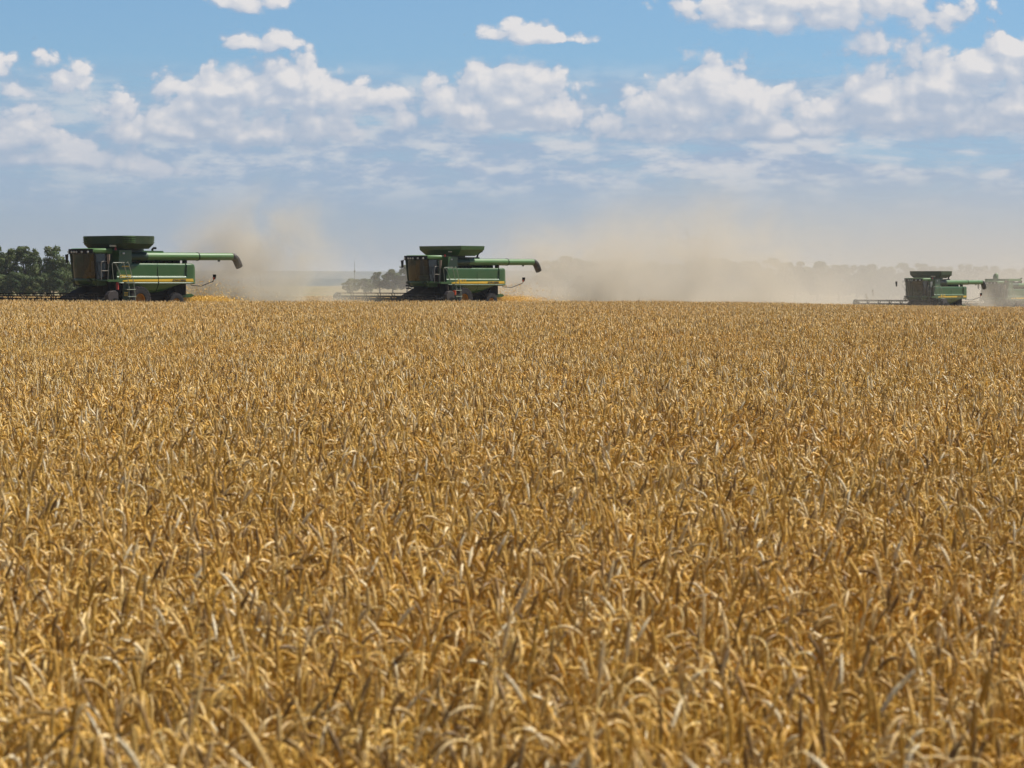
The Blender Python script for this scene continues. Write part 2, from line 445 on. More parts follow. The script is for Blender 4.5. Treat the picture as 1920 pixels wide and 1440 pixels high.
def wheat_clump(name, seed, lod, half=0.27, count=74):
    r = np.random.default_rng(seed)
    VV, QQ, CC, off = [], [], [], 0

    def add(V, Q, col):
        nonlocal off
        VV.append(V); QQ.append(Q + off); CC.append(np.broadcast_to(col, (len(V), 4)) if np.ndim(col) == 1 else col); off += len(V)
    ns = (8, 5, 3)[lod]; ne = (11, 6, 5)[lod]; es = (5, 4, 4)[lod]
    fat = (1.0, 1.2, 1.45)[lod]
    for i in range(count):
        x, y = r.uniform(-half, half, 2)
        H = min(r.normal(0.70, 0.065), 0.80) if r.random() > 0.34 else r.uniform(0.40, 0.64)
        yaw = r.uniform(0, 2 * PI); lean = abs(r.normal(0, 0.07))
        end = (r.uniform(2.5, 3.1) if r.random() < 0.72 else r.uniform(1.9, 2.5) if r.random() < 0.3 else r.uniform(0.1, 0.7))          # how far the ear nods over
        el = r.uniform(0.095, 0.14); nl = r.uniform(0.07, 0.13) # ear and neck length
        L = H - 0.02
        s1 = np.linspace(0, L - nl * 0.5, ns)
        s2 = L - nl * 0.5 + np.linspace(0, 1, 5 if lod == 0 else 3)[1:] * nl
        s3 = s2[-1] + np.linspace(0, 1, ne)[1:] * el
        s = np.concatenate([s1, s2, s3])
        u = np.clip((s - s1[-1]) / (s3[-1] - s1[-1]), 0, 1)
        ang = lean * (s / L) + end * (1 - (1 - u) ** 1.55)
        dz = np.cos(ang); dr = np.sin(ang)
        ds = np.diff(s, prepend=0)
        z = np.cumsum(dz * ds); rr = np.cumsum(dr * ds)
        sway = np.sin(s * r.uniform(3, 8) + r.uniform(0, 6)) * 0.006
        P = np.stack([x + rr * math.cos(yaw) - sway * math.sin(yaw), y + rr * math.sin(yaw) + sway * math.cos(yaw), z], -1)
        base = PALETTE[r.integers(len(PALETTE))] * r.uniform(0.85, 1.12)
        stemc = base * np.array([1.05, 1.0, 0.85]); earc = base * np.array([0.98, 0.93, 0.92]) * r.uniform(0.8, 1.08)
        if r.random() < 0.03: earc = earc * 0.7
        if r.random() < 0.06: earc = np.array([0.85, 0.74, 0.50])
        k0 = len(s1) + len(s2)
        V, Q = tube_strip(P[:k0], np.full(k0, 0.0024 * fat), 3)
        add(V, Q, np.array([*stemc, 1]))
        PE = P[k0 - 1:]; n = len(PE)
        t = np.linspace(0, 1, n)
        prof = np.sin(np.clip(t * 1.05 + 0.10, 0, 1) * PI) ** 0.45
        zig = np.where(np.arange(n) % 2 == 0, 1.0, 0.68) if lod < 2 else np.ones(n)
        w = 0.0083 * fat * prof * zig; w[-1] = 0.0008
        V, Q = tube_strip(PE, np.stack([w * 1.15, w * 0.85], 1), es, r.uniform(0, 6))
        cj = np.array([*earc, 1]) * np.ones((len(V), 4))
        cj[:, :3] *= r.uniform(0.85, 1.12, (len(V), 1))
        add(V, Q, cj)
        if lod == 0:      # spikelet tips and short awns
            for j in range(1, n - 1):
                for sg in (-1, 1):
                    if r.random() < 0.35: continue
                    T = PE[j + 1] - PE[j - 1]; T /= np.linalg.norm(T)
                    sd_ = np.cross(T, r.normal(0, 1, 3)); sd_ /= np.linalg.norm(sd_)
                    b0 = PE[j] + sd_ * w[j] * 0.5
                    tip = b0 + (T * 0.011 + sd_ * 0.0065 * sg) * r.uniform(0.7, 1.4)
                    q = np.cross(T, sd_) * 0.0026
                    V = np.array([b0 - q, b0 + q, tip + q * 0.1, tip - q * 0.1]); add(V, np.array([[0, 1, 2, 3]]), np.array([*(earc * 1.12), 1]))
        # dry leaves
        nlv = (2, 2, 1)[lod] if r.random() > 0.12 else 1
        for j in range(nlv):
            hb = r.uniform(0.2, 0.66) * L
            ya = r.uniform(0, 2 * PI); ll = r.uniform(0.10, 0.24); nseg = (7, 4, 3)[lod]
            tt = np.linspace(0, 1, nseg)
            a0 = r.uniform(0.1, 0.5); a1 = r.uniform(2.3, 3.1)
            aa = a0 + (a1 - a0) * tt; dl = ll / (nseg - 1)
            zz = np.concatenate([[0], np.cumsum(np.cos(aa[:-1]) * dl)]); rr2 = np.concatenate([[0], np.cumsum(np.sin(aa[:-1]) * dl)])
            bx = np.interp(hb, s, P[:, 0]); by = np.interp(hb, s, P[:, 1])
            C_ = np.stack([bx + rr2 * math.cos(ya), by + rr2 * math.sin(ya), hb + zz], -1)
            wd = 0.0045 * fat * np.sin(np.clip(1 - tt * 0.95, 0.02, 1) * PI / 2)
            tw = ya + PI / 2 + tt * r.uniform(-2.5, 2.5)
            Sd = np.stack([np.cos(tw), np.sin(tw), 0.4 * np.sin(tt * 5)], -1) * wd[:, None]
            V = np.concatenate([C_ - Sd, C_ + Sd]); ii = np.arange(nseg)
            Q = np.stack([ii[:-1], ii[1:], ii[1:] + nseg, ii[:-1] + nseg], -1)
            lc = base * np.array([1.08, 1.02, 0.95]) * r.uniform(0.75, 1.2)
            add(V, Q, np.array([*lc, 1]))
    return mesh_np(name, np.concatenate(VV), [np.concatenate(QQ)], [M['straw']], True, np.concatenate(CC))


def uncut(x, y):
    """standing wheat: everything nearer than the first machine's swath, and ahead of each header"""
    u = x * hv[0] + y * hv[1]; v = x * pv[0] + y * pv[1]
    keep = np.zeros(x.shape, bool)
    prev = None
    for (mx, my, _, _) in MPOS:
        mu = mx * hv[0] + my * hv[1]; mv = mx * pv[0] + my * pv[1]
        front = mu + 5.7
        near = mv + 5.8
        if prev is None: keep |= v > near
        keep |= (v > mv - 5.8) & (v <= (prev if prev is not None else near)) & (u > front)
        prev = mv - 5.8
    return keep


def build_wheat():
    src = bpy.data.collections.new('wheat_sources')
    NV = (6, 5, 4)
    for lod in range(3):
        for v in range(NV[lod]):
            me = wheat_clump('wheat_clump', 100 + lod * 20 + v, lod)
            o = bpy.data.objects.new('wheat_clump_%02d' % (lod * 10 + v), me); src.objects.link(o)
    order = sorted([ob.name for ob in src.objects]); idx = {n: i for i, n in enumerate(order)}
    step = 0.5
    xs = np.arange(-62, 80, step); ys = np.arange(4.0, 275, step)
    X, Y = np.meshgrid(xs, ys); X = X.ravel(); Y = Y.ravel()
    X = X + rng.uniform(-0.12, 0.12, X.size); Y = Y + rng.uniform(-0.12, 0.12, Y.size)
    m_ = (np.abs(X) < 0.18 * Y * 1.06 + 3.5) & uncut(X, Y)
    # hidden behind the brow on the right: keep only what could show
    X, Y = X[m_], Y[m_]
    Z = gz(X, Y)
    D = Y
    fz = np.sin(X * 0.9 + 1.3 * np.sin(Y * 0.31)) * np.sin(Y * 0.23 + 0.6 * np.sin(X * 0.2))
    sz = 1.0 + 0.030 * fz + rng.normal(0, 0.022, X.size)
    # thinner, lower wheel tracks crossing the crop
    trk = np.exp(-((Y - (52 + 0.05 * X + 1.2 * np.sin(X * 0.35))) / 1.3) ** 2) * (0.4 + 0.6 * sst(np.abs(X + 2), 11, 5)) * 0.30
    trk2 = np.exp(-((Y - (36 - 0.2 * X + 1.0 * np.sin(X * 0.5))) / 0.8) ** 2) * sst(X, 0, 4) * 0.16
    sz -= trk * 0.5 + trk2
    sz -= 0.10 * np.exp(-((Y - (54 + 0.12 * X + 2.0 * np.sin(X * 0.21))) / 7.0) ** 2) * (0.35 + 0.65 * sst(np.abs(X + 2.5), 13, 6))
    sz -= 0.07 * np.exp(-((Y - (31 + 1.5 * np.sin(X * 0.4))) / 3.0) ** 2) * sst(X, 1, 4)
    rot = rng.uniform(0, 2 * PI, X.size)
    Dl = D * rng.uniform(0.78, 1.22, D.size)
    lod = np.where(Dl < 23, 0, np.where(Dl < 72, 1, 2))
    vid = np.zeros(X.size, np.int32)
    for l in range(3):
        kx = rng.integers(0, NV[l], X.size)
        tab = np.array([idx['wheat_clump_%02d' % (l * 10 + v)] for v in range(NV[l])])
        vid = np.where(lod == l, tab[kx], vid)
    me = bpy.data.meshes.new('wheat_field')
    me.vertices.add(X.size); me.vertices.foreach_set('co', np.stack([X, Y, Z - 0.01], -1).astype(np.float32).ravel())
    a = me.attributes.new('rot', 'FLOAT_VECTOR', 'POINT')
    tilt = rng.normal(0, 0.045, (X.size, 2))
    tilt[:, 0] += 0.10 * np.sin(X * 0.45 + 2 * np.sin(Y * 0.13)) * np.sin(Y * 0.33 + 1.0)
    tilt[:, 1] += 0.12 * np.sin(Y * 0.27 + 1.5 * np.sin(X * 0.3)) * np.cos(X * 0.37)
    a.data.foreach_set('vector', np.stack([tilt[:, 0], tilt[:, 1], rot], -1).astype(np.float32).ravel())
    a = me.attributes.new('scl', 'FLOAT_VECTOR', 'POINT')
    a.data.foreach_set('vector', np.stack([np.ones_like(sz), np.ones_like(sz), sz], -1).astype(np.float32).ravel())
    a = me.attributes.new('vid', 'INT', 'POINT'); a.data.foreach_set('value', vid.astype(np.int32))
    me.materials.append(M['straw'])
    o = bpy.data.objects.new('wheat', me); COL.objects.link(o)
    tag(o, 'ripe golden wheat crop with nodding ears filling the foreground', 'wheat', kind='stuff')
    g = bpy.data.node_groups.new('grow_wheat', 'GeometryNodeTree')
    g.interface.new_socket('Geometry', in_out='INPUT', socket_type='NodeSocketGeometry')
    g.interface.new_socket('Geometry', in_out='OUTPUT', socket_type='NodeSocketGeometry')
    k = NT(g); gi = k.n('NodeGroupInput'); go = k.n('NodeGroupOutput')
    ci = k.n('GeometryNodeCollectionInfo'); ci.inputs[0].default_value = src
    ci.inputs[1].default_value = True; ci.inputs[2].default_value = True
    def att(nm, ty):
        nd = k.n('GeometryNodeInputNamedAttribute', data_type=ty); nd.inputs[0].default_value = nm; return nd.outputs[0]
    ip = k.n('GeometryNodeInstanceOnPoints')
    k.l(gi.outputs[0], ip.inputs['Points']); k.l(ci.outputs[0], ip.inputs['Instance'])
    ip.inputs['Pick Instance'].default_value = True
    k.l(att('vid', 'INT'), ip.inputs['Instance Index'])
    k.l(att('rot', 'FLOAT_VECTOR'), ip.inputs['Rotation']); k.l(att('scl', 'FLOAT_VECTOR'), ip.inputs['Scale'])
    k.l(ip.outputs[0], go.inputs[0])
    md = o.modifiers.new('grow', 'NODES'); md.node_group = g
    print('wheat clumps', X.size)
build_wheat()
#@@COMBINES@@
# ------------------------------------------------------------------ mesh builder for machines
class MB:
    def __init__(s): s.bm = bmesh.new()
    def box(s, x0, x1, y0, y1, z0, z1, bev=0.0):
        vs = [s.bm.verts.new((x, y, z)) for x in (x0, x1) for y in (y0, y1) for z in (z0, z1)]
        F6 = [(0, 1, 3, 2), (4, 6, 7, 5), (0, 4, 5, 1), (2, 3, 7, 6), (0, 2, 6, 4), (1, 5, 7, 3)]
        fs = [s.bm.faces.new([vs[i] for i in f]) for f in F6]
        if bev: bmesh.ops.bevel(s.bm, geom=list({e for f in fs for e in f.edges}), offset=bev, segments=2, affect='EDGES', profile=0.6)
        return s
    def prism(s, pts, y0, y1, axis='y', bev=0.0):
        """polygon pts (a,b) extruded; axis y: (x,z) outline; axis x: (y,z); axis z: (x,y)"""
        def mk(a, b, t):
            return {'y': (a, t, b), 'x': (t, a, b), 'z': (a, b, t)}[axis]
        A = [s.bm.verts.new(mk(a, b, y0)) for a, b in pts]; B = [s.bm.verts.new(mk(a, b, y1)) for a, b in pts]
        n = len(pts); fs = [s.bm.faces.new(A), s.bm.faces.new(B[::-1])]
        for i in range(n): fs.append(s.bm.faces.new((A[i], B[i], B[(i + 1) % n], A[(i + 1) % n])))
        if bev: bmesh.ops.bevel(s.bm, geom=list({e for f in fs for e in f.edges}), offset=bev, segments=2, affect='EDGES', profile=0.6)
        return s
    def loft(s, rings, close=True, caps=True):
        rows = [[s.bm.verts.new(p) for p in r] for r in rings]
        n = len(rows[0])
        for a, b in zip(rows[:-1], rows[1:]):
            for i in range(n if close else n - 1):
                s.bm.faces.new((a[i], a[(i + 1) % n], b[(i + 1) % n], b[i]))
        if caps: s.bm.faces.new(rows[0][::-1]); s.bm.faces.new(rows[-1])
        return s
    def tube(s, pts, r, sides=8, caps=True):
        pts = [Vector(p) for p in pts]
        rr = r if isinstance(r, (list, tuple)) else [r] * len(pts)
        prev = None; rings = []
        for i, p in enumerate(pts):
            t = (pts[min(i + 1, len(pts) - 1)] - pts[max(i - 1, 0)]).normalized()
            a = prev - t * prev.dot(t) if prev else t.orthogonal()
            a.normalize(); prev = a; b = t.cross(a)
            rings.append([p + (a * math.cos(k / sides * 2 * PI) + b * math.sin(k / sides * 2 * PI)) * rr[i] for k in range(sides)])
        return s.loft(rings, caps=caps)
    def cyl(s, p0, p1, r, sides=24): return s.tube([p0, p1], r, sides)
    def build(s, name, mat, parent, smooth=False, label=None, bevel=0.0):
        bmesh.ops.recalc_face_normals(s.bm, faces=s.bm.faces[:])
        me = bpy.data.meshes.new(name); s.bm.to_mesh(me); s.bm.free()
        me.materials.append(mat)
        for p in me.polygons: p.use_smooth = smooth
        if smooth: me.set_sharp_from_angle(angle=R(40))
        o = bpy.data.objects.new(name, me); COL.objects.link(o)
        if parent: o.parent = parent
        if label: o['label'] = label
        if bevel:
            b = o.modifiers.new('bevel', 'BEVEL'); b.width = bevel; b.segments = 2; b.limit_method = 'ANGLE'
        return o


def lettering(name, text, size, mat, parent, loc, rot, width=None, shear=0.0):
    cu = bpy.data.curves.new(name, 'FONT'); cu.body = text; cu.size = size; cu.extrude = 0.004; cu.shear = shear; cu.offset = 0.006
    tmp = bpy.data.objects.new('tmp', cu); COL.objects.link(tmp)
    dg = bpy.context.evaluated_depsgraph_get(); dg.update()
    me = bpy.data.meshes.new_from_object(tmp.evaluated_get(dg)); me.name = name
    bpy.data.objects.remove(tmp); bpy.data.curves.remove(cu)
    me.materials.clear(); me.materials.append(mat)
    o = bpy.data.objects.new(name, me); COL.objects.link(o); o.parent = parent
    o.location = loc; o.rotation_euler = rot
    if width:
        xs = [v.co.x for v in me.vertices]; k = width / (max(xs) - min(xs))
        for v in me.vertices: v.co.x *= k
    return o


def side_y(x, z):
    """outward position of the body side sheet (positive = outboard of the centre line)"""
    y = 1.60
    top = 3.08
    if z > 2.32: y = 1.535 + 0.0 * z
    elif z > 2.28: y = 1.535 + (2.32 - z) / 0.04 * 0.05
    elif z > 2.24: y = 1.585 + (2.28 - z) / 0.04 * 0.035
    elif z > 1.92: y = 1.62
    elif z > 1.88: y = 1.62 + 0.02 * math.sin((1.92 - z) / 0.04 * PI)
    else: y = 1.62 - (1.88 - z) ** 1.3 * 0.62
    if x < -4.05 and z > 2.2: y = 1.61
    if z > top - 0.12: y -= ((z - (top - 0.12)) / 0.12) ** 2 * 0.07
    if x < -4.55: y -= ((-4.55 - x) / 0.35) ** 2 * 0.16
    return y


def bottom_z(x):
    pts = [(-4.9, 1.98), (-4.8, 1.86), (-4.5, 1.82), (-3.5, 1.84), (-2.9, 1.66), (-2.3, 1.44), (-1.7, 1.33), (0.2, 1.33), (0.62, 1.62), (0.80, 1.86), (1.8, 1.92)]
    return float(np.interp(x, [p[0] for p in pts], [p[1] for p in pts]))


def side_panel(sgn, parent):
    b = MB(); xs = sorted(set([-4.9, -4.88, -4.82, -4.7, -4.55, -4.3, -4.12, -4.07, -4.03] + [round(v, 3) for v in np.linspace(-3.9, 1.72, 34)]))
    zt = [0, .06, .12, .25, .4, .6, .8, 1]
    grid = []
    for x in xs:
        zb = bottom_z(x); tz = 3.08 - max(0, (-4.55 - x) / 0.35) ** 2 * 0.35
        fx = x
        zs = [zb + (1.88 - zb) * t for t in (0, .35, .7)] + [1.88, 1.90, 1.92, 2.0, 2.12, 2.24, 2.28, 2.32, 2.5, 2.7, 2.9] + [2.96, 3.0, 3.04, 3.08]
        zs = [min(z, tz) for z in zs]
        zs = [max(z, zb) for z in zs]
        row = []
        for z in zs:
            lead = 1.74 - (z - 1.95) * 0.27          # slanted leading edge
            xx = min(x, lead)
            row.append((xx, sgn * side_y(xx, z), z))
        grid.append(row)
    rows = [[b.bm.verts.new(p) for p in r] for r in grid]
    for a, c_ in zip(rows[:-1], rows[1:]):
        for i in range(len(a) - 1):
            try: b.bm.faces.new((a[i], a[i + 1], c_[i + 1], c_[i]))
            except ValueError: pass
    bmesh.ops.remove_doubles(b.bm, verts=b.bm.verts[:], dist=0.0008)
    o = b.build('side_panel', M['green'], parent, smooth=True)
    md = o.modifiers.new('thick', 'SOLIDIFY'); md.thickness = 0.03; md.offset = 1 if sgn < 0 else -1
    md.offset = 0
    # yellow stripe
    s = MB(); n = 40
    up, lo = [], []
    for i in range(n):
        t = i / (n - 1); x = 1.60 - t * 6.22
        h = min(1, t * 7) * (0.10 + 0.065 * t) + 0.012
        z0 = 1.985 - 0.0 * t
        up.append((x, z0 + h)); lo.append((x, z0))
    up[-1] = (up[-1][0] + 0.06, up[-1][1])
    A = [[s.bm.verts.new((x, sgn * (side_y(x, z) + off), z)) for (x, z) in L] for L in (lo, up) for off in (0.018, 0.026)]
    for P_, Q_ in ((A[0], A[1]), (A[1], A[3]), (A[3], A[2]), (A[2], A[0])):
        for i in range(n - 1): s.bm.faces.new((P_[i], P_[i + 1], Q_[i + 1], Q_[i]))
    s.build('yellow_stripe', M['yellow'], o)
    return o


def wheel(parent, x, ysgn, yc, R0, w, rr, name='wheel'):
    """tyre with chevron lugs and a dished rim; axis along y"""
    e = bpy.data.objects.new(name, None); COL.objects.link(e); e.parent = parent; e.location = (x, ysgn * yc, R0); e.empty_display_size = 0.3
    h = w / 2
    prof = [(rr, -h * 0.78), (rr + 0.03, -h * 0.92), ((rr + R0) / 2, -h * 1.0), (R0 * 0.90, -h * 0.97), (R0 * 0.945, -h * 0.86), (R0 * 0.955, 0),
            (R0 * 0.945, h * 0.86), (R0 * 0.90, h * 0.97), ((rr + R0) / 2, h), (rr + 0.03, h * 0.92), (rr, h * 0.78)]
    b = MB(); n = 56
    b.loft([[(r_ * math.cos(a), y, r_ * math.sin(a)) for (r_, y) in prof] for a in [i / n * 2 * PI for i in range(n)]] +
           [[(r_, y, 0) for (r_, y) in prof]], close=True, caps=False)
    bmesh.ops.remove_doubles(b.bm, verts=b.bm.verts[:], dist=0.0005)
    nl = 22
    for sd_ in (-1, 1):
        for i in range(nl):
            a0 = (i + (0.5 if sd_ > 0 else 0)) / nl * 2 * PI
            ring = []
            for t in (0, 0.5, 1.0, 1.12):
                y = sd_ * h * (0.02 + 0.96 * min(t, 1.0)); a = a0 + sd_ * 0 + t * 0.30
                wd = 0.055 + 0.02 * t
                ro = R0 if t < 1 else R0 * (0.975 if t == 1.0 else 0.90)
                ri = R0 * 0.93 if t <= 1 else R0 * 0.86
                if t == 1.12: y = sd_ * h * 1.015
                ring.append([(r_ * math.cos(a + da), y, r_ * math.sin(a + da)) for (r_, da) in ((ri, -wd), (ro, -wd * 0.8), (ro, wd * 0.8), (ri, wd))])
            b.loft(ring)
    b.build('tyre', M['rubber'], e, smooth=True)
    r = MB(); o = ysgn
    pr = [(rr * 1.03, h * 0.80), (rr * 1.0, h * 0.86), (rr * 0.93, h * 0.80), (rr * 0.90, h * 0.30), (rr * 0.62, h * 0.22), (rr * 0.5, h * 0.34), (rr * 0.30, h * 0.36), (rr * 0.26, h * 0.5), (0.01, h * 0.52)]
    n = 36
    r.loft([[(q * math.cos(i / n * 2 * PI), o * y, q * math.sin(i / n * 2 * PI)) for i in range(n)] for (q, y) in pr], caps=False)
    for i in range(10):
        a = i / 10 * 2 * PI
        r.tube([(rr * 0.40 * math.cos(a), o * h * 0.33, rr * 0.40 * math.sin(a)), (rr * 0.40 * math.cos(a), o * h * 0.42, rr * 0.40 * math.sin(a))], 0.018, 6)
    r.build('rim', M['rim'], e, smooth=True)
    bk = MB(); bk.cyl((0, -o * h * 0.6, 0), (0, o * h * 0.15, 0), rr * 0.97, 24); bk.build('hub', M['black'], e)
    return e


def make_combine(v):
    """v: style of the machine (0 nearest, ribbed extension; 1 flared; 2 flared, mirror; 3 closed low tank)"""
    x0, y0, z0, rz = MPOS[v]
    root = empty('combine_harvester', (x0, y0, z0), rz)
    # ---- chassis
    b = MB(); b.box(-4.3, 1.1, -1.30, 1.30, 1.15, 2.9); b.box(-4.75, -4.2, -1.35, 1.35, 1.95, 2.95)
    b.box(-3.6, 1.9, -0.55, 0.55, 0.7, 1.2); b.box(-0.35, 0.35, -1.2, 1.2, 0.55, 1.3); b.box(-3.4, -3.0, -1.2, 1.2, 0.5, 0.85)
    b.box(1.1, 1.9, -1.25, 1.25, 1.35, 2.0); b.box(-2.5, -0.9, -1.15, 1.15, 0.75, 1.3)
    b.build('chassis', M['black'], root, bevel=0.02)
    for sg in (1, -1):
        sp = side_panel(sg, root)
        if sg == 1:
            q = R(180)
            if v == 0:
                lettering('side_lettering', 'JOHN DEERE', 0.15, M['mark'], sp, (-2.85, 1.652, 2.02), (R(90), 0, q), 1.15, 0.2)
                lettering('model_lettering', '9750 STS', 0.26, M['yellow'], sp, (1.50, 1.648, 2.20), (R(90), 0, q), 0.95, 0.25)
                lettering('top_lettering', 'MAXIMIZER', 0.09, M['yellow'], sp, (1.18, 1.553, 2.86), (R(90), 0, q), 0.62, 0.2)
            elif v < 3:
                lettering('side_lettering', 'JOHN DEERE', 0.15, M['mark'], sp, (-2.75, 1.652, 2.02), (R(90), 0, q), 1.25, 0.2)
                lettering('model_lettering', '9660 STS', 0.22, M['yellow'], sp, (0.55, 1.648, 2.115), (R(90), 0, q), 0.95, 0.25)
    # rear hood across the back and deck lid
    b = MB()
    prof = [(-4.55, 3.02), (-4.78, 2.80), (-4.90, 2.45), (-4.92, 2.05), (-4.86, 1.90), (-4.6, 1.86), (-4.5, 1.95), (-4.5, 2.9)]
    b.prism(prof, -1.44, 1.44); b.build('rear_hood', M['green'], root, smooth=True)
    b = MB(); b.box(-4.5, -0.9, -1.5, 1.49, 2.92, 3.06); b.build('deck', M['green_dark'], root, bevel=0.01)
    # seam / strap on the side sheet
    b = MB(); xb = -1.70
    pts = [(xb, side_y(xb, z) + 0.022, z) for z in (3.05, 2.7, 2.33, 2.24, 2.0, 1.9, 1.8, 1.6, 1.45, 1.36)]
    b.tube(pts, 0.022 if v == 0 else 0.006, 6); b.build('seam_strap', M['black'], root)
    b = MB(); b.tube([(-4.06, 1.60, 3.0), (-4.04, 1.605, 2.7), (-4.10, 1.61, 2.38)], [0.012, 0.02, 0.012], 6); b.build('recess_shade_line', M['black'], root)  # black bead paints the shade of the crease at the recess step
    # ---- engine deck: screen, hoses, black shroud under the auger
    b = MB()
    b.box(-4.15, -0.6, -1.1, 0.95, 3.06, 3.34); b.box(-3.4, -1.2, -1.3, 0.4, 3.34, 3.72)
    for i in range(9): b.box(-4.05 + i * 0.36, -3.86 + i * 0.36, 0.9, 1.05, 3.08, 3.22 + 0.05 * (i % 3))
    b.build('engine_deck', M['black'], root, bevel=0.015)
    b = MB(); b.box(-3.1, -1.15, -1.0, 0.6, 3.74, 3.86, 0.03); b.build('engine_cover', M['green'] if v == 0 else M['black'], root)
    b = MB()
    if v == 0: b.tube([(-2.35, 0.4, 3.7), (-2.35, 0.4, 3.95), (-2.42, 0.42, 4.02), (-2.58, 0.5, 4.02)], 0.07, 10)
    else: b.tube([(-3.05, 0.4, 3.6), (-3.05, 0.4, 3.85), (-3.08, 0.42, 4.05), (-3.22, 0.48, 4.22), (-3.42, 0.55, 4.30)], 0.075, 10)
    b.build('exhaust_pipe', M['black'], root, smooth=True)
    # ---- grain tank housing
    b = MB()
    b.prism([(-1.25, 3.0), (1.32, 3.0), (1.32, 3.95), (-1.25, 3.95)], -1.50, 0.85)
    b.prism([(1.0, 2.1), (1.45, 2.1), (1.38, 3.0), (1.0, 3.0)], -1.50, 1.50)
    b.build('tank_housing', M['green_dark'], root, bevel=0.02)
    b = MB(); b.prism([(0.36, 3.02), (1.42, 3.02), (1.34, 3.86), (0.36, 3.86)], 0.86, 1.52, bev=0.02)
    b.build('auger_column', M['green'], root)
    # ---- tank extension
    b = MB()
    if v < 3:
        # lower cone then upright band with clipped corners; (half-length centre, x0, x1, half width, chamfer)
        def ring(xa, xb_, hw, ch, z):
            return [(xa + ch, -hw, z), (xb_ - ch, -hw, z), (xb_, -hw + ch, z), (xb_, hw - ch, z), (xb_ - ch, hw, z), (xa + ch, hw, z), (xa, hw - ch, z), (xa, -hw + ch, z)]
        def rrow(xa, xb_, hw, ch, z, n=5):
            P_ = []
            for (cx, cy, a0) in ((xb_ - ch, -hw + ch, -90), (xb_ - ch, hw - ch, 0), (xa + ch, hw - ch, 90), (xa + ch, -hw + ch, 180)):
                for q in range(n + 1):
                    a = R(a0 + 90 * q / n); P_.append((cx + ch * math.cos(a), cy + ch * math.sin(a), z))
            return P_
        if v == 0: ring = rrow
        if v == 0:
            R1 = ring(-1.0, 1.05, 1.60, 0.10, 3.95); R2 = ring(-1.37, 1.42, 2.07, 0.80, 4.24); R3 = ring(-1.42, 1.46, 2.10, 0.85, 4.72); R4 = ring(-1.34, 1.38, 2.02, 0.80, 4.72)
            R5 = ring(-1.28, 1.30, 1.92, 0.7, 4.3); R6 = ring(-0.8, 0.9, 1.4, 0.1, 3.98)
        elif v == 1:
            R1 = ring(-1.60, 0.28, 1.45, 0.02, 3.93); R2 = ring(-2.03, 0.50, 1.95, 0.03, 4.36); R3 = ring(-2.06, 0.52, 1.97, 0.03, 4.63); R4 = ring(-1.98, 0.45, 1.90, 0.03, 4.63)
            R5 = ring(-1.95, 0.42, 1.87, 0.03, 4.4); R6 = ring(-1.4, 0.2, 1.35, 0.02, 3.98)
        else:
            R1 = ring(-0.85, 0.55, 1.52, 0.02, 3.95); R2 = ring(-1.35, 0.76, 1.84, 0.04, 4.28); R3 = ring(-1.38, 0.78, 1.86, 0.04, 4.66); R4 = ring(-1.30, 0.70, 1.78, 0.04, 4.66)
            R5 = ring(-1.27, 0.68, 1.75, 0.04, 4.3); R6 = ring(-0.7, 0.5, 1.4, 0.02, 3.98)
        b.loft([R1, R2, R3, R4, R5, R6]); b.build('tank_extension', M['canvas'] if v != 1 else M['green'], root, bevel=0.012)
        if v == 0:     # folded rubber corners
            for (cx, cy, a0) in ((1.46 - 0.85, 2.10 - 0.85, 0), (-1.42 + 0.85, 2.10 - 0.85, 90), (1.46 - 0.85, -2.10 + 0.85, -90)):
                b = MB()
                for j in range(4):
                    b.tube([(cx + 0.865 * math.cos(R(a0 + q)), cy + 0.865 * math.sin(R(a0 + q)), 4.34 + j * 0.105) for q in (35, 45, 60, 75, 92)], [0.006, 0.018, 0.024, 0.024, 0.012], 6)
                b.build('corner_fold', M['green_tube'], root)
    else:
        b.box(-1.6, 1.3, -1.5, 1.5, 3.95, 4.22, 0.03); b.build('tank_cover', M['green_tube'], root)
        b = MB(); b.tube([(0.9, -0.35, 4.2), (0.9, -0.35, 4.5), (0.85, -0.3, 4.72), (0.8, -0.3, 4.86)], [0.30, 0.30, 0.22, 0.05], 14); b.build('fill_auger_head', M['green_tube'], root, smooth=True)
        b = MB(); b.tube([(-1.62, 1.1, 4.15), (-1.85, 1.25, 4.08), (-1.95, 1.3, 3.9), (-1.8, 1.3, 3.75)], 0.10, 10); b.build('latch_arm', M['black'], root, smooth=True)
    if v < 3:
        b = MB(); b.box(1.24, 1.34, 0.62, 1.16, 4.06, 4.20, 0.03) if v == 0 else b.box(0.62, 0.74, 0.62, 1.10, 4.06, 4.18, 0.03) if v == 2 else b.box(0.36, 0.46, 0.72, 1.05, 4.18, 4.25, 0.02)
        b.build('tank_lamp', M['cream'], root)
    # ---- unloading auger folded back along the left side
    b = MB(); yc, zc = 1.25, 3.50
    b.tube([(0.36, yc, zc - 0.02), (-1.0, yc, zc)], 0.27, 24); b.build('auger_shaded_end', M['green_dark'], root, smooth=True)  # dark green paints the tank's shadow onto this end of the tube
    b = MB(); b.tube([(-0.95, yc, zc), (-3.0, yc, zc + 0.01), (-5.25, yc, zc + 0.02)], 0.245, 28)
    au = b.build('unloading_auger', M['green_tube'], root, smooth=True)
    b = MB(); b.tube([(-5.25, yc, zc + 0.02), (-8.25, yc, zc + 0.04)], 0.228, 28); b.build('outer_tube', M['green_tube'], au, smooth=True)
    b = MB(); b.tube([(-5.32, yc, zc + 0.02), (-5.26, yc, zc + 0.02)], 0.262, 28); b.build('clamp_ring', M['black'], au, smooth=True)
    b = MB(); b.box(-7.2, -7.08, yc - 0.05, yc + 0.05, zc - 0.28, zc - 0.17, 0.01); b.build('lug', M['black'], au)
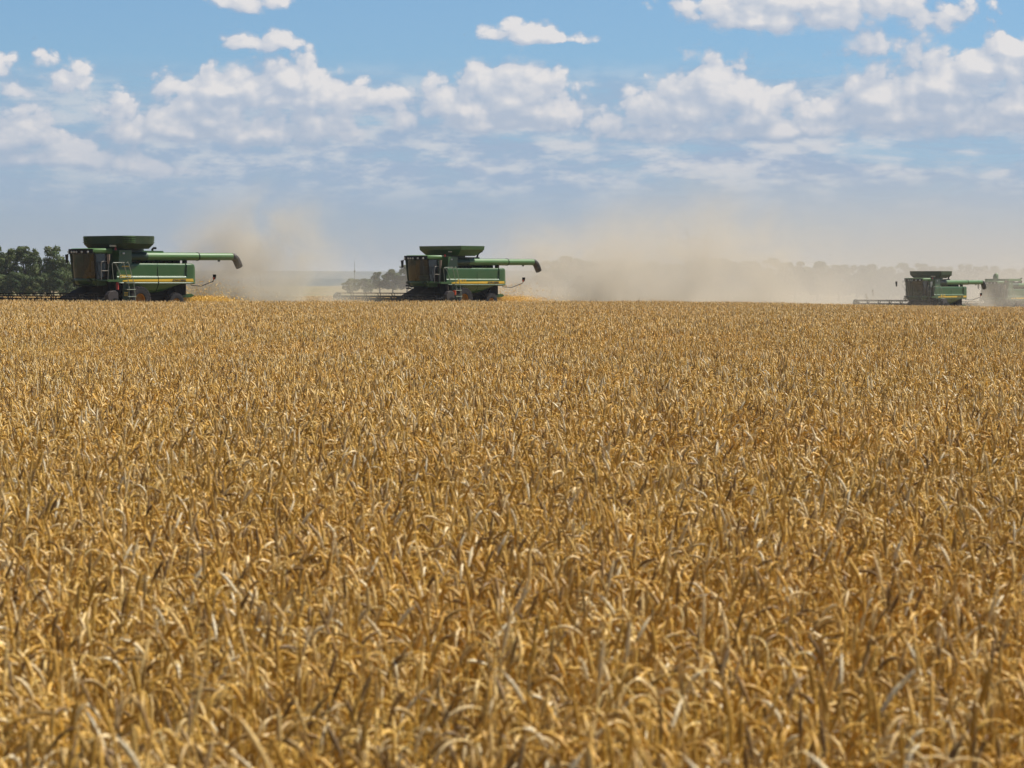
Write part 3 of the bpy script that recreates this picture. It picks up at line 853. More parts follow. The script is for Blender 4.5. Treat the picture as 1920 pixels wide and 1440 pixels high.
    def sq(cx, cz, w_, h_, tilt):
        r_ = []
        for i in range(20):
            a = i / 20 * 2 * PI
            r_.append((cx + math.sin(a) * h_ * math.sin(tilt), yc + math.cos(a) * w_, cz + math.sin(a) * h_ * math.cos(tilt)))
        return r_
    b = MB(); b.loft([sq(-8.22, zc + 0.04, 0.235, 0.235, 0), sq(-8.42, zc + 0.01, 0.235, 0.235, -0.35), sq(-8.62, zc - 0.12, 0.235, 0.24, -0.85), sq(-8.78, zc - 0.36, 0.23, 0.26, -1.15), sq(-8.92, zc - 0.60, 0.22, 0.24, -1.0)], caps=False)
    o = b.build('spout', M['spout'], au, smooth=True); o.modifiers.new('thick', 'SOLIDIFY').thickness = 0.02
    b = MB(); b.box(-4.3, -4.15, 1.1, 1.4, 3.06, 3.28, 0.01); b.build('auger_saddle', M['black'], root)
    # ---- cab
    b = MB()
    b.prism([(1.50, 2.02), (2.95, 2.02), (3.02, 2.12), (1.50, 2.12)], -0.98, 0.98)                        # floor
    b.prism([(1.50, 2.12), (1.62, 2.12), (1.62, 3.70), (1.50, 3.70)], -0.98, 0.98)                        # rear wall
    b.prism([(1.50, 1.72), (2.72, 1.72), (3.05, 2.0), (3.05, 2.14), (1.5, 2.14)], -0.80, 0.80)
    cab = b.build('cab', M['green_dark'], root, bevel=0.02)
    # curved lower nose
    b = MB(); n = 13; rows = []
    def arc(f, hw, xb_):   # front outline: from (xb_, hw) round the bow to (xb_, -hw)
        P_ = []
        for i in range(n):
            t = -1 + 2 * i / (n - 1)
            P_.append((xb_ + f * (1 - abs(t) ** 2.6) , -t * hw))
        return P_
    for (z, f, hw, xb_) in ((1.74, 0.20, 0.80, 2.55), (1.85, 0.34, 0.92, 2.68), (2.0, 0.42, 0.98, 2.72), (2.16, 0.42, 1.0, 2.74)):
        rows.append([(x, y, z) for x, y in arc(f, hw, xb_)])
    b.loft(rows, close=False, caps=False); o = b.build('cab_nose', M['green'], cab, smooth=True); o.modifiers.new('t', 'SOLIDIFY').thickness = 0.03
    b = MB(); rows = []
    for (z, f, hw, xb_) in ((2.17, 0.40, 0.97, 2.74), (2.6, 0.40, 0.985, 2.78), (3.1, 0.38, 1.0, 2.84), (3.70, 0.34, 1.0, 2.90)):
        rows.append([(x, y, z) for x, y in arc(f, hw, xb_)])
    b.loft(rows, close=False, caps=False); b.build('windshield', M['glass'], cab, smooth=True)
    for sg in (1, -1):
        b = MB(); b.prism([(1.95, 2.15), (2.72, 2.15), (2.86, 3.70), (1.95, 3.70)], sg * 0.985, sg * 1.0); b.build('side_window', M['glass'], cab)
        b = MB(); b.tube([(2.74, sg * 0.995, 2.12), (2.90, sg * 1.01, 3.72)], 0.045, 6); b.tube([(1.92, sg * 1.0, 2.12), (1.92, sg * 1.0, 3.72)], 0.05, 6)
        if sg == 1: b.tube([(2.62, 1.02, 2.6), (2.62, 1.05, 2.9)], 0.015, 6)
        b.build('pillar', M['black'], cab)
        b = MB(); b.prism([(1.5, 2.12), (1.95, 2.12), (1.95, 3.7), (1.5, 3.7)], sg * 0.97, sg * 0.995); b.build('rear_quarter', M['green_dark'], cab)
        b = MB(); b.prism([(1.6, 1.76), (2.66, 1.76), (2.74, 2.14), (1.6, 2.14)], sg * 0.93, sg * 0.99); b.build('side_skirt', M['green'], cab)
    # far corner post; its olive colour stands in for a reflection
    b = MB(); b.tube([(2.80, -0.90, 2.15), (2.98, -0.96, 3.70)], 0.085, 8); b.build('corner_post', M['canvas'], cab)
    b = MB(); b.box(1.95, 2.5, -0.28, 0.28, 2.35, 2.55, 0.05); b.box(1.85, 2.02, -0.27, 0.27, 2.5, 3.2, 0.05); b.build('seat', M['seat'], cab)
    b = MB(); b.tube([(2.95, 0, 2.15), (2.72, 0, 2.75)], 0.04, 8)
    b.tube([(2.70 + 0.08 * math.sin(a), 0.2 * math.cos(a), 2.78 + 0.18 * math.sin(a)) for a in [i / 16 * 2 * PI for i in range(17)]], 0.014, 6); b.build('steering_column', M['black'], cab)
    # roof
    b = MB(); rows = []
    for (z, g_, hw) in ((3.66, 0.02, 1.02), (3.74, 0.12, 1.06), (3.88, 0.10, 1.06), (3.96, -0.05, 0.98)):
        f = arc(0.36, hw, 2.95 + g_); rows.append([(x, y, z) for x, y in f] + [(1.48, -hw, z), (1.48, hw, z)])
    b.loft(rows); roof = b.build('roof', M['green_tube'], cab, smooth=True)
    b = MB(); b.prism([(p[0] + 0.155, p[1] * 1.035) for p in arc(0.36, 1.04, 2.92)] + [(2.8, -1.0), (2.8, 1.0)], 3.655, 3.925, 'z'); b.build('light_visor', M['black'], cab)
    for yy in (-0.86, -0.36, -0.14, 0.08, 0.5, 0.86):
        t = abs(yy) / 1.08; xx = 2.95 + 0.12 + 0.36 * (1 - t ** 2.6)
        b = MB(); b.tube([(xx - 0.02, yy, 3.745), (xx + 0.055, yy, 3.74)], 0.062, 12); b.build('work_light', M['lens'], cab)
    # tank housing lights
    for (xx, yy, zz) in ((1.385, 0.55, 3.72), (1.385, 0.18, 3.72), (1.32, -0.3, 3.72), (1.42, 0.35, 3.45)) if v else ((1.35, 0.40, 3.66), (1.35, 0.15, 3.66)):
        b = MB(); b.box(xx - 0.03, xx + 0.045, yy - 0.055, yy + 0.055, zz - 0.05, zz + 0.05, 0.02); b.build('service_light', M['lens'], root)
    b = MB(); b.box(0.95, 1.10, 1.52, 1.57, 3.62, 3.72, 0.015); b.build('service_light', M['lens'], root)
    b = MB(); b.tube([(1.36, 1.2, 3.86), (1.36, 1.2, 4.02)], [0.06, 0.045], 12); b.build('beacon', M['red'], root, smooth=True)
    # mirrors
    b = MB(); b.tube([(2.35, 1.05, 3.66), (2.30, 1.62, 3.62), (2.30, 1.62, 3.55)], 0.018, 6)
    m1 = b.build('mirror_arm', M['black'], root)
    b = MB(); b.prism([(1.50, 3.58), (1.72, 3.60), (1.70, 3.25), (1.62, 3.02), (1.54, 3.05)], 2.26, 2.34, 'x', 0.015); b.build('mirror', M['tan'] if v != 2 else M['lens'], m1)
    b = MB(); b.tube([(2.75, -1.02, 3.66), (2.95, -1.32, 3.62), (2.95, -1.34, 3.50)], 0.018, 6); m2 = b.build('mirror_arm', M['black'], root)
    b = MB(); yy = -1.38 if v != 2 else -2.1
    b.prism([(yy - .11, 3.60), (yy + .11, 3.62), (yy + .09, 3.12), (yy - .03, 3.08)], 2.90, 2.99, 'x', 0.015); b.build('mirror', M['black'], m2)
    # right hand grab pole with lamps seen past the cab
    if v > 0:
        b = MB(); b.tube([(2.2, -1.45, 1.55), (2.2, -1.42, 3.35)], 0.022, 6)
        for zz in (3.3, 2.75, 2.15, 1.95): b.tube([(2.2, -1.62, zz), (2.2, -1.22, zz)], 0.018, 6)
        b.tube([(2.2, -1.43, 2.75), (2.5, -1.75, 3.3)], 0.014, 6)
        b.box(2.15, 2.3, -1.62, -1.26, 1.98, 2.10, 0.02); b.box(2.15, 2.3, -1.66, -1.30, 1.78, 1.90, 0.02); b.box(2.15, 2.3, -1.6, -1.22, 1.60, 1.68, 0.02)
        b.build('grab_pole', M['black'], root)
    # ---- platform, door gate, ladder
    b = MB(); b.box(1.45, 2.75, 1.0, 1.92, 2.0, 2.06, 0.01); b.box(1.5, 2.62, 1.88, 1.93, 1.96, 2.10, 0.01); b.build('platform', M['green'], root)
    b = MB(); b.tube([(2.78, 1.5, 2.06), (2.78, 1.5, 3.02), (2.74, 1.5, 3.14), (2.62, 1.5, 3.18), (2.34, 1.5, 3.18), (2.22, 1.5, 3.10), (2.20, 1.5, 2.95), (2.26, 1.5, 2.06)], 0.026, 8)
    b.tube([(2.78, 1.5, 2.62), (2.22, 1.5, 2.62)], 0.022, 8); b.build('door_gate', M['grey'], root, smooth=True)
    b = MB()
    b.tube([(2.16, 1.9, 2.02), (2.28, 1.9, 3.0), (2.20, 1.9, 3.10), (1.30, 1.9, 3.12)], 0.020, 6)
    b.tube([(1.55, 1.9, 2.05), (1.98, 1.9, 3.08)], 0.020, 6)
    b.tube([(1.86, 1.6, 3.10), (1.62, 1.62, 2.9), (1.15, 1.62, 2.05)], 0.016, 6)
    b.build('handrail', M['rail'], root, smooth=True)
    ld = MB()
    ld.tube([(1.62, 2.02, 3.05), (1.55, 2.02, 3.14), (1.48, 2.02, 3.10), (1.08, 2.02, 1.95), (0.98, 2.02, 0.75)], 0.024, 6)
    ld.tube([(1.22, 2.02, 3.08), (1.14, 2.02, 3.16), (1.06, 2.02, 3.06), (0.66, 2.02, 1.9), (0.50, 2.02, 0.72)], 0.024, 6)
    lad = ld.build('ladder', M['rail'], root, smooth=True)
    for (zz, xa, xb_) in ((1.88, 1.36, 0.68), (1.48, 1.30, 0.62), (1.06, 1.22, 0.56), (0.70, 1.16, 0.52)):
        b = MB(); b.box(xb_, xa, 1.9, 2.14, zz, zz + 0.05, 0.008); b.build('step', M['rail'], lad)
    b = MB(); b.box(0.95, 1.42, 1.86, 1.90, 0.75, 1.84, 0.01); b.build('ladder_backplate', M['green_dark'], lad)
    if v == 0:
        b = MB()
        for i in range(3):
            b = MB(); b.box(1.02, 1.33, 1.903, 1.91, 1.12 + i * 0.09, 1.17 + i * 0.09); b.build('warning_decal', M['yellow'], lad)
    b = MB(); b.tube([(1.75, 1.78, 1.50), (1.75, 1.78, 1.92)], 0.085, 12); b.tube([(1.75, 1.78, 1.92), (1.75, 1.78, 2.0)], 0.03, 8)
    b.build('fire_extinguisher', M['red'] if v == 0 else M['brown'], root, smooth=True)
    b = MB(); b.box(0.95, 1.05, 1.93, 2.0, 1.58, 1.70, 0.02); b.build('step_light', M['lens'], root)
    if v == 1:
        b = MB(); b.tube([(1.35, 2.05, 1.32), (1.42, 2.07, 1.32)], 0.14, 10); b.box(1.30, 1.36, 1.9, 2.2, 1.18, 1.5, 0.01); b.build('turn_lamp', M['orange'], root)
    # ---- rear: marker arm, chopper board, struts
    b = MB(); b.tube([(-4.45, 1.55, 1.86), (-4.45, 1.57, 1.76), (-4.62, 1.95, 1.72), (-4.68, 2.25, 1.71), (-4.9, 3.05, 2.0), (-4.92, 3.12, 2.12)], 0.022, 6)
    ma = b.build('marker_arm', M['black'], root, smooth=True)
    b = MB(); b.prism([(3.02, 2.42), (3.26, 2.42), (3.24, 2.26), (3.17, 2.12), (3.10, 2.12), (3.03, 2.26)], -4.98, -4.90, 'x', 0.01); b.build('marker_lamp', M['black'], ma)
    b = MB(); b.tube([(-4.88, 3.14, 2.12), (-4.84, 3.14, 2.24)], [0.05, 0.06], 10); b.build('reflector', M['orange'], ma)
    for (a_, c_) in (((-3.75, 1.3, 1.84), (-4.15, 1.25, 1.2)), ((-4.15, 1.25, 1.84), (-4.15, 1.25, 1.15)), ((-4.15, 1.25, 1.84), (-3.9, 1.28, 1.45)), ((-3.9, 1.28, 1.45), (-4.2, 1.25, 1.15)), ((-3.75, -1.2, 1.84), (-4.2, -1.2, 1.2))):
        b = MB(); b.tube([a_, c_], 0.028, 6); b.build('chopper_strut', M['black'], root)
    b = MB(); b.prism([(-3.95, 1.12), (-4.25, 1.22), (-4.75, 1.24), (-5.0, 1.13), (-4.75, 1.02), (-4.1, 1.0)], -1.25, 1.30, bev=0.01); b.build('chaff_spreader', M['green'], root)
    b = MB(); b.box(-3.9, -3.5, -1.1, 1.1, 1.1, 1.75); b.tube([(-3.3, 1.32, 1.5), (-3.3, 1.40, 1.5)], 0.14, 14); b.tube([(-2.8, 1.32, 1.3), (-2.8, 1.40, 1.3)], 0.18, 14); b.tube([(-3.05, 1.36, 1.66), (-2.7, 1.36, 1.42)], 0.03, 6)
    b.build('straw_chopper', M['black'], root, bevel=0.02)
    # ---- wheels
    for sg in (1, -1):
        wheel(root, 0, sg, 1.52, 0.86, 0.80, 0.40)
        wheel(root, -3.2, sg, 1.40, 0.66, 0.50, 0.30)
    # ---- feeder house
    b = MB(); b.prism([(1.7, 1.95), (1.7, 1.0), (4.15, 0.25), (4.3, 0.95), (2.6, 1.62)], -0.72, 0.72, bev=0.02); b.build('feeder_house', M['black'], root)
    # ---- header
    W = 5.15
    b = MB(); b.prism([(4.22, 0.14), (4.32, 0.14), (4.40, 1.02), (4.28, 1.05)], -W, W)
    b.prism([(4.30, 0.10), (5.35, 0.06), (5.45, 0.10), (5.3, 0.16), (4.32, 0.20)], -W, W)
    b.box(4.10, 4.30, -W, W, 0.80, 0.98, 0.02)
    hd = b.build('header', M['black'], root); hd.location = (0, -0.55, (-0.10, -0.07, 0.36, 0.3)[v])
    for sg in (1, -1):
        b = MB(); b.prism([(4.15, 0.12), (4.2, 1.06), (4.6, 1.12), (5.2, 0.75), (5.6, 0.35), (5.5, 0.08)], sg * W, sg * (W + 0.08), bev=0.008)
        b.build('end_sheet', M['black'], hd)
        b = MB(); prof = [(5.1, 0.60, 0.06), (5.35, 0.74, 0.11), (5.7, 0.86, 0.15), (6.05, 0.80, 0.15), (6.5, 0.55, 0.10), (6.95, 0.20, 0.03)]
        b.loft([[(x, sg * (W + 0.06) + w_ * math.cos(a), zt_ * 0.55 + zt_ * 0.45 * math.sin(a)) for a in [i / 12 * 2 * PI for i in range(12)]] for (x, zt_, w_) in prof])
        b.build('crop_divider', M['green_tube'] if v < 2 else M['grey'], hd, smooth=True)
    b = MB(); b.prism([(4.25, 0.55), (4.25, 1.42), (4.45, 1.56), (4.85, 1.50), (5.05, 1.28), (4.98, 0.60)], W - 0.28, W + 0.02, bev=0.03); b.build('drive_shield', M['brown'], hd)
    b = MB(); b.prism([(4.72, 0.6), (4.6, 1.15), (4.8, 1.42), (5.1, 1.46), (5.38, 1.3), (5.45, 0.95), (5.2, 0.6)], -W - 0.02, -W + 0.1, bev=0.03); b.build('end_shield', M['grey'] if v else M['black'], hd)
    # cross auger
    b = MB(); b.tube([(4.72, -W, 0.52), (4.72, W, 0.52)], 0.20, 16); n = 220
    prev = None
    for i in range(n):
        t = -W + 2 * W * i / (n - 1); a = (abs(t)) / 0.55 * 2 * PI * (1 if t > 0 else -1)
        p1 = b.bm.verts.new((4.72 + 0.20 * math.cos(a), t, 0.52 + 0.20 * math.sin(a))); p2 = b.bm.verts.new((4.72 + 0.33 * math.cos(a), t, 0.52 + 0.33 * math.sin(a)))
        if prev: b.bm.faces.new((prev[0], prev[1], p2, p1))
        prev = (p1, p2)
    b.build('cross_auger', M['grey'], hd, smooth=True)
    # reel: shaft, six bats with tines, spiders
    cx, cz, rr = 5.15, 0.93, 0.46
    rl = MB(); rl.tube([(cx, -W + 0.15, cz), (cx, W - 0.35, cz)], 0.055, 10)
    reel = rl.build('reel', M['black'], hd, smooth=True)
    ph = (0.35, 0.6, 0.2, 0.4)[v]
    angs = [ph + i * PI / 3 for i in range(6)]
    for a in angs:
        b = MB(); px_, pz_ = cx + rr * math.cos(a), cz + rr * math.sin(a)
        b.tube([(px_, -W + 0.12, pz_), (px_, W - 0.58, pz_)], 0.034, 6)
        nt = 66
        for i in range(nt):
            y = -W + 0.2 + (2 * W - 0.9) * i / (nt - 1)
            b.box(px_ - 0.006, px_ + 0.006, y - 0.006, y + 0.006, pz_ - 0.20, pz_)
        b.build('bat', M['black'], reel)
    ns = 8
    for i in range(ns):
        y = -W + 0.35 + (2 * W - 1.2) * i / (ns - 1)
        b = MB()
        for a in angs:
            b.prism([(cx - 0.03 * math.sin(a), cz + 0.03 * math.cos(a)), (cx + rr * math.cos(a) - 0.02 * math.sin(a), cz + rr * math.sin(a) + 0.02 * math.cos(a)),
                     (cx + rr * math.cos(a) + 0.02 * math.sin(a), cz + rr * math.sin(a) - 0.02 * math.cos(a)), (cx + 0.03 * math.sin(a), cz - 0.03 * math.cos(a))], y - 0.02, y + 0.02)
            # slanting web that makes the V shapes
            b.tube([(cx + rr * math.cos(a), y - 0.30, cz + rr * math.sin(a)), (cx + 0.09 * math.cos(a), y, cz + 0.09 * math.sin(a))], 0.026, 5)
        b.build('spider', M['black'], reel)
    for sg in (1, -1):
        b = MB(); ya = sg * (W - 0.02) if sg < 0 else W - 0.57
        b.tube([(4.25, ya, 1.12), (4.8, ya, 1.10), (cx + 0.05, ya, cz + 0.02)], 0.05, 8); b.build('reel_arm', M['black'], hd)
    return root


LAB = ['nearest green combine at the left, with a round-cornered grain tank and ribbed corners',
       'green combine in the middle of the field with a wide sharp-edged flared grain tank',
       'small distant green combine on the right with its whole reel standing clear of the dust',
       'farthest green combine in dust at the right edge, grain tank cover shut']
for v in range(4):
    cmb = make_combine(v)
    tag(cmb, LAB[v], 'combine harvester', 'combine harvesters cutting the field in echelon')
#@@END_COMBINES@@
#@@TREES@@
# ------------------------------------------------------------------ trees
def crown_mesh(seed, n_lobes, n_leaf, kind, leaf, lobes_=None):
    """unit-height tree (1 m tall, about 1 m wide): crown of leaf-sized faces on many uneven lobes"""
    r = np.random.default_rng(seed); lobes = []
    for i in range(n_lobes):
        if kind == 'tall':
            z = r.uniform(0.20, 0.93); w = 0.42 * math.sin(min(1.0, (1.06 - z) / 0.62) * PI / 2) ** 0.8
            if z < 0.35: w *= 0.9
            a = r.uniform(0, 2 * PI); q = w * r.uniform(0.25, 0.85)
            rad = r.uniform(0.06, 0.13) * (1.15 - 0.45 * z)
        elif kind == 'thin':
            z = r.uniform(0.25, 0.95); w = 0.16 * (1.2 - z); a = r.uniform(0, 2 * PI); q = w * r.uniform(0.1, 1); rad = r.uniform(0.04, 0.09)
        else:
            z = r.uniform(0.10, 0.82); w = 0.55 * math.cos(max(0, z - 0.25) / 0.70 * PI / 2) ** 0.6
            a = r.uniform(0, 2 * PI); q = w * r.uniform(0.2, 0.95); rad = r.uniform(0.10, 0.18)
        lobes.append((q * math.cos(a), q * math.sin(a), z, rad, rad * r.uniform(0.7, 0.95)))
    L = np.array(lobes)
    wts = L[:, 3] ** 2; k = r.choice(n_lobes, n_leaf, p=wts / wts.sum())
    d = r.normal(0, 1, (n_leaf, 3)); d /= np.linalg.norm(d, axis=1, keepdims=True)
    d[:, 2] = np.where((d[:, 2] < -0.3) & (r.random(n_leaf) < 0.6), -d[:, 2], d[:, 2])
    rho = r.uniform(0.55, 1.0, n_leaf) ** 0.6 * (1 + (r.random(n_leaf) < 0.12) * r.uniform(0, 0.5, n_leaf))
    C_ = L[k, :3] + d * (np.stack([L[k, 3], L[k, 3], L[k, 4]], 1) * rho[:, None])
    N = d * 0.8 + r.normal(0, 0.6, (n_leaf, 3)) + np.array([0, 0, 0.25]); N /= np.linalg.norm(N, axis=1, keepdims=True)
    A = np.cross(N, r.normal(0, 1, (n_leaf, 3))); A /= np.linalg.norm(A, axis=1, keepdims=True); B = np.cross(N, A)
    sz = leaf * r.uniform(0.6, 1.25, n_leaf)[:, None]
    V = np.stack([C_ - A * sz * 0.5, C_ - B * sz * 0.32, C_ + A * sz * 0.6, C_ + B * sz * 0.36], 1).reshape(-1, 3)
    Q = np.arange(n_leaf * 4).reshape(-1, 4)
    t = (r.uniform(0.75, 1.25, n_lobes)[k] * r.uniform(0.8, 1.2, n_leaf))[:, None]
    hue = r.normal(0, 0.06, n_lobes)[k][:, None]
    col = np.concatenate([t * (1 + hue), t, t * (1 - hue), np.ones_like(t)], 1)
    me = mesh_np('crown', V, [Q], [M['leaf'] if kind != 'bush' else M['leaf_b']], False, np.repeat(col, 4, 0))
    # trunk and limbs reaching the lobes
    b = MB(); hgt = 0.62 if kind != 'bush' else 0.35
    b.tube([(0, 0, -0.05), (0.01, 0, 0.15), (-0.012, 0.01, hgt * 0.6), (0.01, -0.01, hgt)], [0.030, 0.022, 0.016, 0.008], 7)
    for i in range(min(16, n_lobes)):
        x, y, z = L[i, :3]; z0 = min(hgt * 0.9, max(0.12, z * 0.55))
        b.tube([(0, 0, z0), (x * 0.5, y * 0.5, z0 + (z - z0) * 0.45), (x, y, z)], [0.010, 0.007, 0.003], 5)
    bmesh.ops.recalc_face_normals(b.bm, faces=b.bm.faces[:])
    tm = bpy.data.meshes.new('trunk'); b.bm.to_mesh(tm); b.bm.free(); tm.materials.append(M['bark'])
    return me, tm


TREES = {
    'tall': [crown_mesh(40 + i, 58, 11000, 'tall', 0.034) for i in range(4)],
    'thin': [crown_mesh(60 + i, 26, 2200, 'thin', 0.034) for i in range(2)],
    'bush': [crown_mesh(70 + i, 30, 7000, 'bush', 0.055) for i in range(3)],
}


def plant_tree(kind, i, px, D, top, wpx, label, cat, group=None, rz=None):
    x = (px - 960) / F * D; z = zat(x, D)
    H = ZC + (HZ - top) / F * D - z
    W = wpx / F * D
    name = {'tall': 'deciduous_tree', 'thin': 'slender_tree', 'bush': 'bush'}[kind]
    e = empty(name, (x, D, z), rnd.uniform(0, 6.28) if rz is None else rz)
    sc = W / {'tall': 0.56, 'thin': 0.34, 'bush': 0.95}[kind]
    e.scale = (sc, sc, H)
    me, tm = TREES[kind][i]
    for nm, m_ in (('crown', me), ('trunk', tm)):
        o = bpy.data.objects.new(nm, m_); COL.objects.link(o); o.parent = e
    tag(e, label, cat, group)


GL = 'trees of the near windbreak at the left'
for a in [
    ('tall', 0, -8, 402, 460, 40, 'tree cut off by the left edge of the picture', 'tree', GL),
    ('tall', 1, 18, 404, 465, 44, 'rounded tree second from the left edge, leaning on a taller one', 'tree', GL),
    ('tall', 2, 46, 400, 457, 46, 'tallest dark tree of the left windbreak, with a knobbly crown', 'tree', GL),
    ('thin', 0, 66, 402, 466, 17, 'slender see-through tree in the gap between two broad crowns', 'tree', GL),
    ('thin', 1, 76, 408, 480, 20, 'low thin tree in the gap beside the slender one', 'tree', GL),
    ('tall', 3, 101, 398, 461, 50, 'broad dark tree standing just left of the nearest combine cab', 'tree', GL),
    ('tall', 1, 137, 415, 484, 34, 'dark tree half hidden behind the nearest combine cab', 'tree', GL),
    ('tall', 2, 168, 425, 492, 40, 'tree hidden behind the nearest combine body', 'tree', GL),
]: plant_tree(*a)
GB = 'bushes at the foot of the left windbreak'
for a in [
    ('bush', 0, 6, 388, 512, 52, 'grey-green bush at the left edge below the trees', 'bush', GB),
    ('bush', 1, 33, 386, 505, 42, 'pale green bush under the tallest dark tree', 'bush', GB),
    ('bush', 2, 62, 384, 514, 46, 'low bush below the slender see-through tree', 'bush', GB),
    ('bush', 0, 86, 387, 509, 36, 'rounded bush in the gap left of the broad dark tree', 'bush', GB),
    ('bush', 1, 114, 384, 503, 48, 'light green bush in front of the broad dark tree', 'bush', GB),
    ('bush', 2, 140, 388, 506, 36, 'light bush against the nearest combine windshield', 'bush', GB),
    ('bush', 1, 170, 390, 512, 46, 'bush hidden behind the cab and body of the nearest combine', 'bush', GB),
]: plant_tree(*a)
GM = 'trees seen left of the middle combine'
for a in [
    ('bush', 0, 662, 560, 520, 34, 'low scrubby tree under the thin mast', 'tree', GM),
    ('bush', 2, 686, 555, 519, 34, 'low scrubby tree right of the thin mast', 'tree', GM),
    ('tall', 0, 712, 540, 509, 30, 'hazy tree at the left end of the clump by the middle combine', 'tree', GM),
    ('tall', 1, 737, 538, 504, 34, 'hazy tree in the middle of the clump by the middle combine', 'tree', GM),
    ('tall', 2, 764, 534, 494, 44, 'tallest hazy tree touching the mirror of the middle combine', 'tree', GM),
    ('tall', 3, 792, 536, 492, 46, 'tree hidden behind the cab of the middle combine', 'tree', GM),
]: plant_tree(*a)
k = 0
for (px, top, w_) in ((1036, 487, 56), (1064, 479, 60), (1102, 486, 56), (1142, 489, 60), (1178, 487, 56), (1218, 488, 60), (1262, 491, 64), (1300, 488, 50), (1332, 481, 60),
                      (1366, 483, 56), (1404, 486, 60), (1446, 484, 66), (1490, 489, 60), (1532, 489, 62), (1572, 493, 56), (1606, 497, 50)):
    plant_tree('tall', k % 4, px, 600 + (k * 37) % 50, top, w_, 'faint tree in the row veiled by the middle dust cloud', 'tree', 'trees veiled by the middle dust cloud'); k += 1
for j, (px, top, w_) in enumerate(((1634, 494, 46), (1662, 496, 44), (1690, 493, 46), (1722, 492, 44), (1746, 498, 34), (1774, 496, 46), (1806, 495, 44), (1838, 497, 46),
                      (1868, 498, 44), (1896, 500, 44), (1926, 502, 48), (1960, 500, 50))):
    plant_tree('tall', (j + 1) % 4, px, 500 + (j * 29) % 40, top, w_, 'brown hazed tree in the row above the right-hand combines', 'tree', 'hazy trees above the right-hand combines')

# ------------------------------------------------------------------ power pylons, mast
def pylon(px, D, w_, top, label):
    x = (px - 960) / F * D; z = zat(x, D); H = ZC + (HZ - top) / F * D - z; W = w_ / F * D
    e = empty('power_pylon', (x, D, z), 0, label=label, cat='pylon')
    def lattice(p0, p1, wd0, wd1, name, n=12):
        b = MB(); p0, p1 = Vector(p0), Vector(p1)
        t = (p1 - p0).normalized(); a = t.cross(Vector((0, 1, 0))).normalized(); c_ = t.cross(a)
        cs = [(1, 1), (1, -1), (-1, -1), (-1, 1)]
        pt = lambda i, q: p0.lerp(p1, i / n) + (a * cs[q][0] + c_ * cs[q][1]) * (wd0 + (wd1 - wd0) * i / n)
        for q in range(4): b.tube([pt(0, q), pt(n, q)], 0.06, 4)
        for i in range(n):
            for q in range(4): b.tube([pt(i, q), pt(i + 1, (q + 1) % 4)], 0.035, 4)
        return b.build(name, M['grey'], e)
    s = W / 2; hb = H * 0.80
    for sg in (-1, 1):
        lattice((sg * s * 0.62, 0, 0), (sg * s * 0.44, 0, hb), 0.3, 0.8, 'tower_leg', 16)
        lattice((sg * s * 0.44, 0, hb), (sg * s * 0.66, 0, H), 0.7, 0.1, 'horn', 5)
        lattice((sg * s * 0.44, 0, hb), (sg * s, 0, hb - 0.8), 0.7, 0.12, 'side_arm', 6)
    lattice((-s * 0.44, 0, hb), (0, 0, hb + 0.9), 0.75, 0.6, 'beam', 5)
    lattice((0, 0, hb + 0.9), (s * 0.44, 0, hb), 0.6, 0.75, 'beam', 5)
pylon(1307, 1500, 66, 428, 'faint portal pylon above the middle of the dust cloud')
pylon(471, 1950, 58, 454, 'faint portal pylon in the dust beside the nearest auger spout')
x = (665 - 960) / F * 1100; e = empty('radio_mast', (x, 1100, zat(x, 1100)), 0, label='thin lone mast on the horizon left of the middle combine', cat='mast')
b = MB(); b.tube([(0, 0, 0), (0, 0, 10.5)], [0.16, 0.06], 6); b.build('pole', M['grey'], e)
b = MB(); b.box(-0.3, 0.3, -0.1, 0.1, 6.2, 6.9, 0.02); b.build('antenna', M['grey'], e)

# ------------------------------------------------------------------ a few tall wild stalks standing above the crop
def wild_stalk(px, D, top, lean, label, panicle=True):
    x = (px - 960) / F * D; z = zat(x, D); H = ZC + (HZ - top) / F * D - z
    e = empty('wild_grass_stalk', (x, D, z), 0, label=label, cat='grass stalk', group='wild stalks standing above the wheat')
    b = MB(); n = 10; P_ = [(lean * (t / n) ** 2 * H, 0.03 * math.sin(t), H * t / n) for t in range(n + 1)]
    b.tube(P_, [0.006 - 0.0004 * t for t in range(n + 1)], 5); b.build('stem', M['stalk'], e)
    b = MB(); r = random.Random(int(px))
    for i in range(26 if panicle else 10):
        t = r.uniform(0.80, 1.0); p = Vector((lean * t * t * H, 0, H * t)); a = r.uniform(0, 6.28); q = r.uniform(0.02, 0.07)
        p2 = p + Vector((math.cos(a) * q, math.sin(a) * q, r.uniform(-0.05, 0.05)))
        b.tube([p, p2], 0.0015, 3); b.tube([p2, p2 + Vector((0.003, 0, -0.012)), p2 + Vector((0.006, 0, -0.03))], [0.001, 0.007, 0.001], 4)
    b.build('seed_head', M['stalk'], e)
M['stalk'] = paint('dry_stalk', (0.50, 0.42, 0.26), 0.6, dust=0.0)
for a in [
    (1640, 150, 543, -0.07, 'pale leaning stalk in front of the small distant combine reel'),
    (1628, 155, 550, -0.08, 'shorter pale stalk left of the small distant combine reel'),
    (78, 120, 548, 0.09, 'leaning stalk in front of the nearest reel at the left'),
    (1743, 33, 840, 0.10, 'upright pale stalk in the right half of the crop'),
    (40, 140, 553, 0.06, 'bent stalk near the left edge against the reel'),
    (1196, 150, 559, 0.05, 'short pale stalk on the crop edge below the middle dust cloud'),
]: wild_stalk(*a)
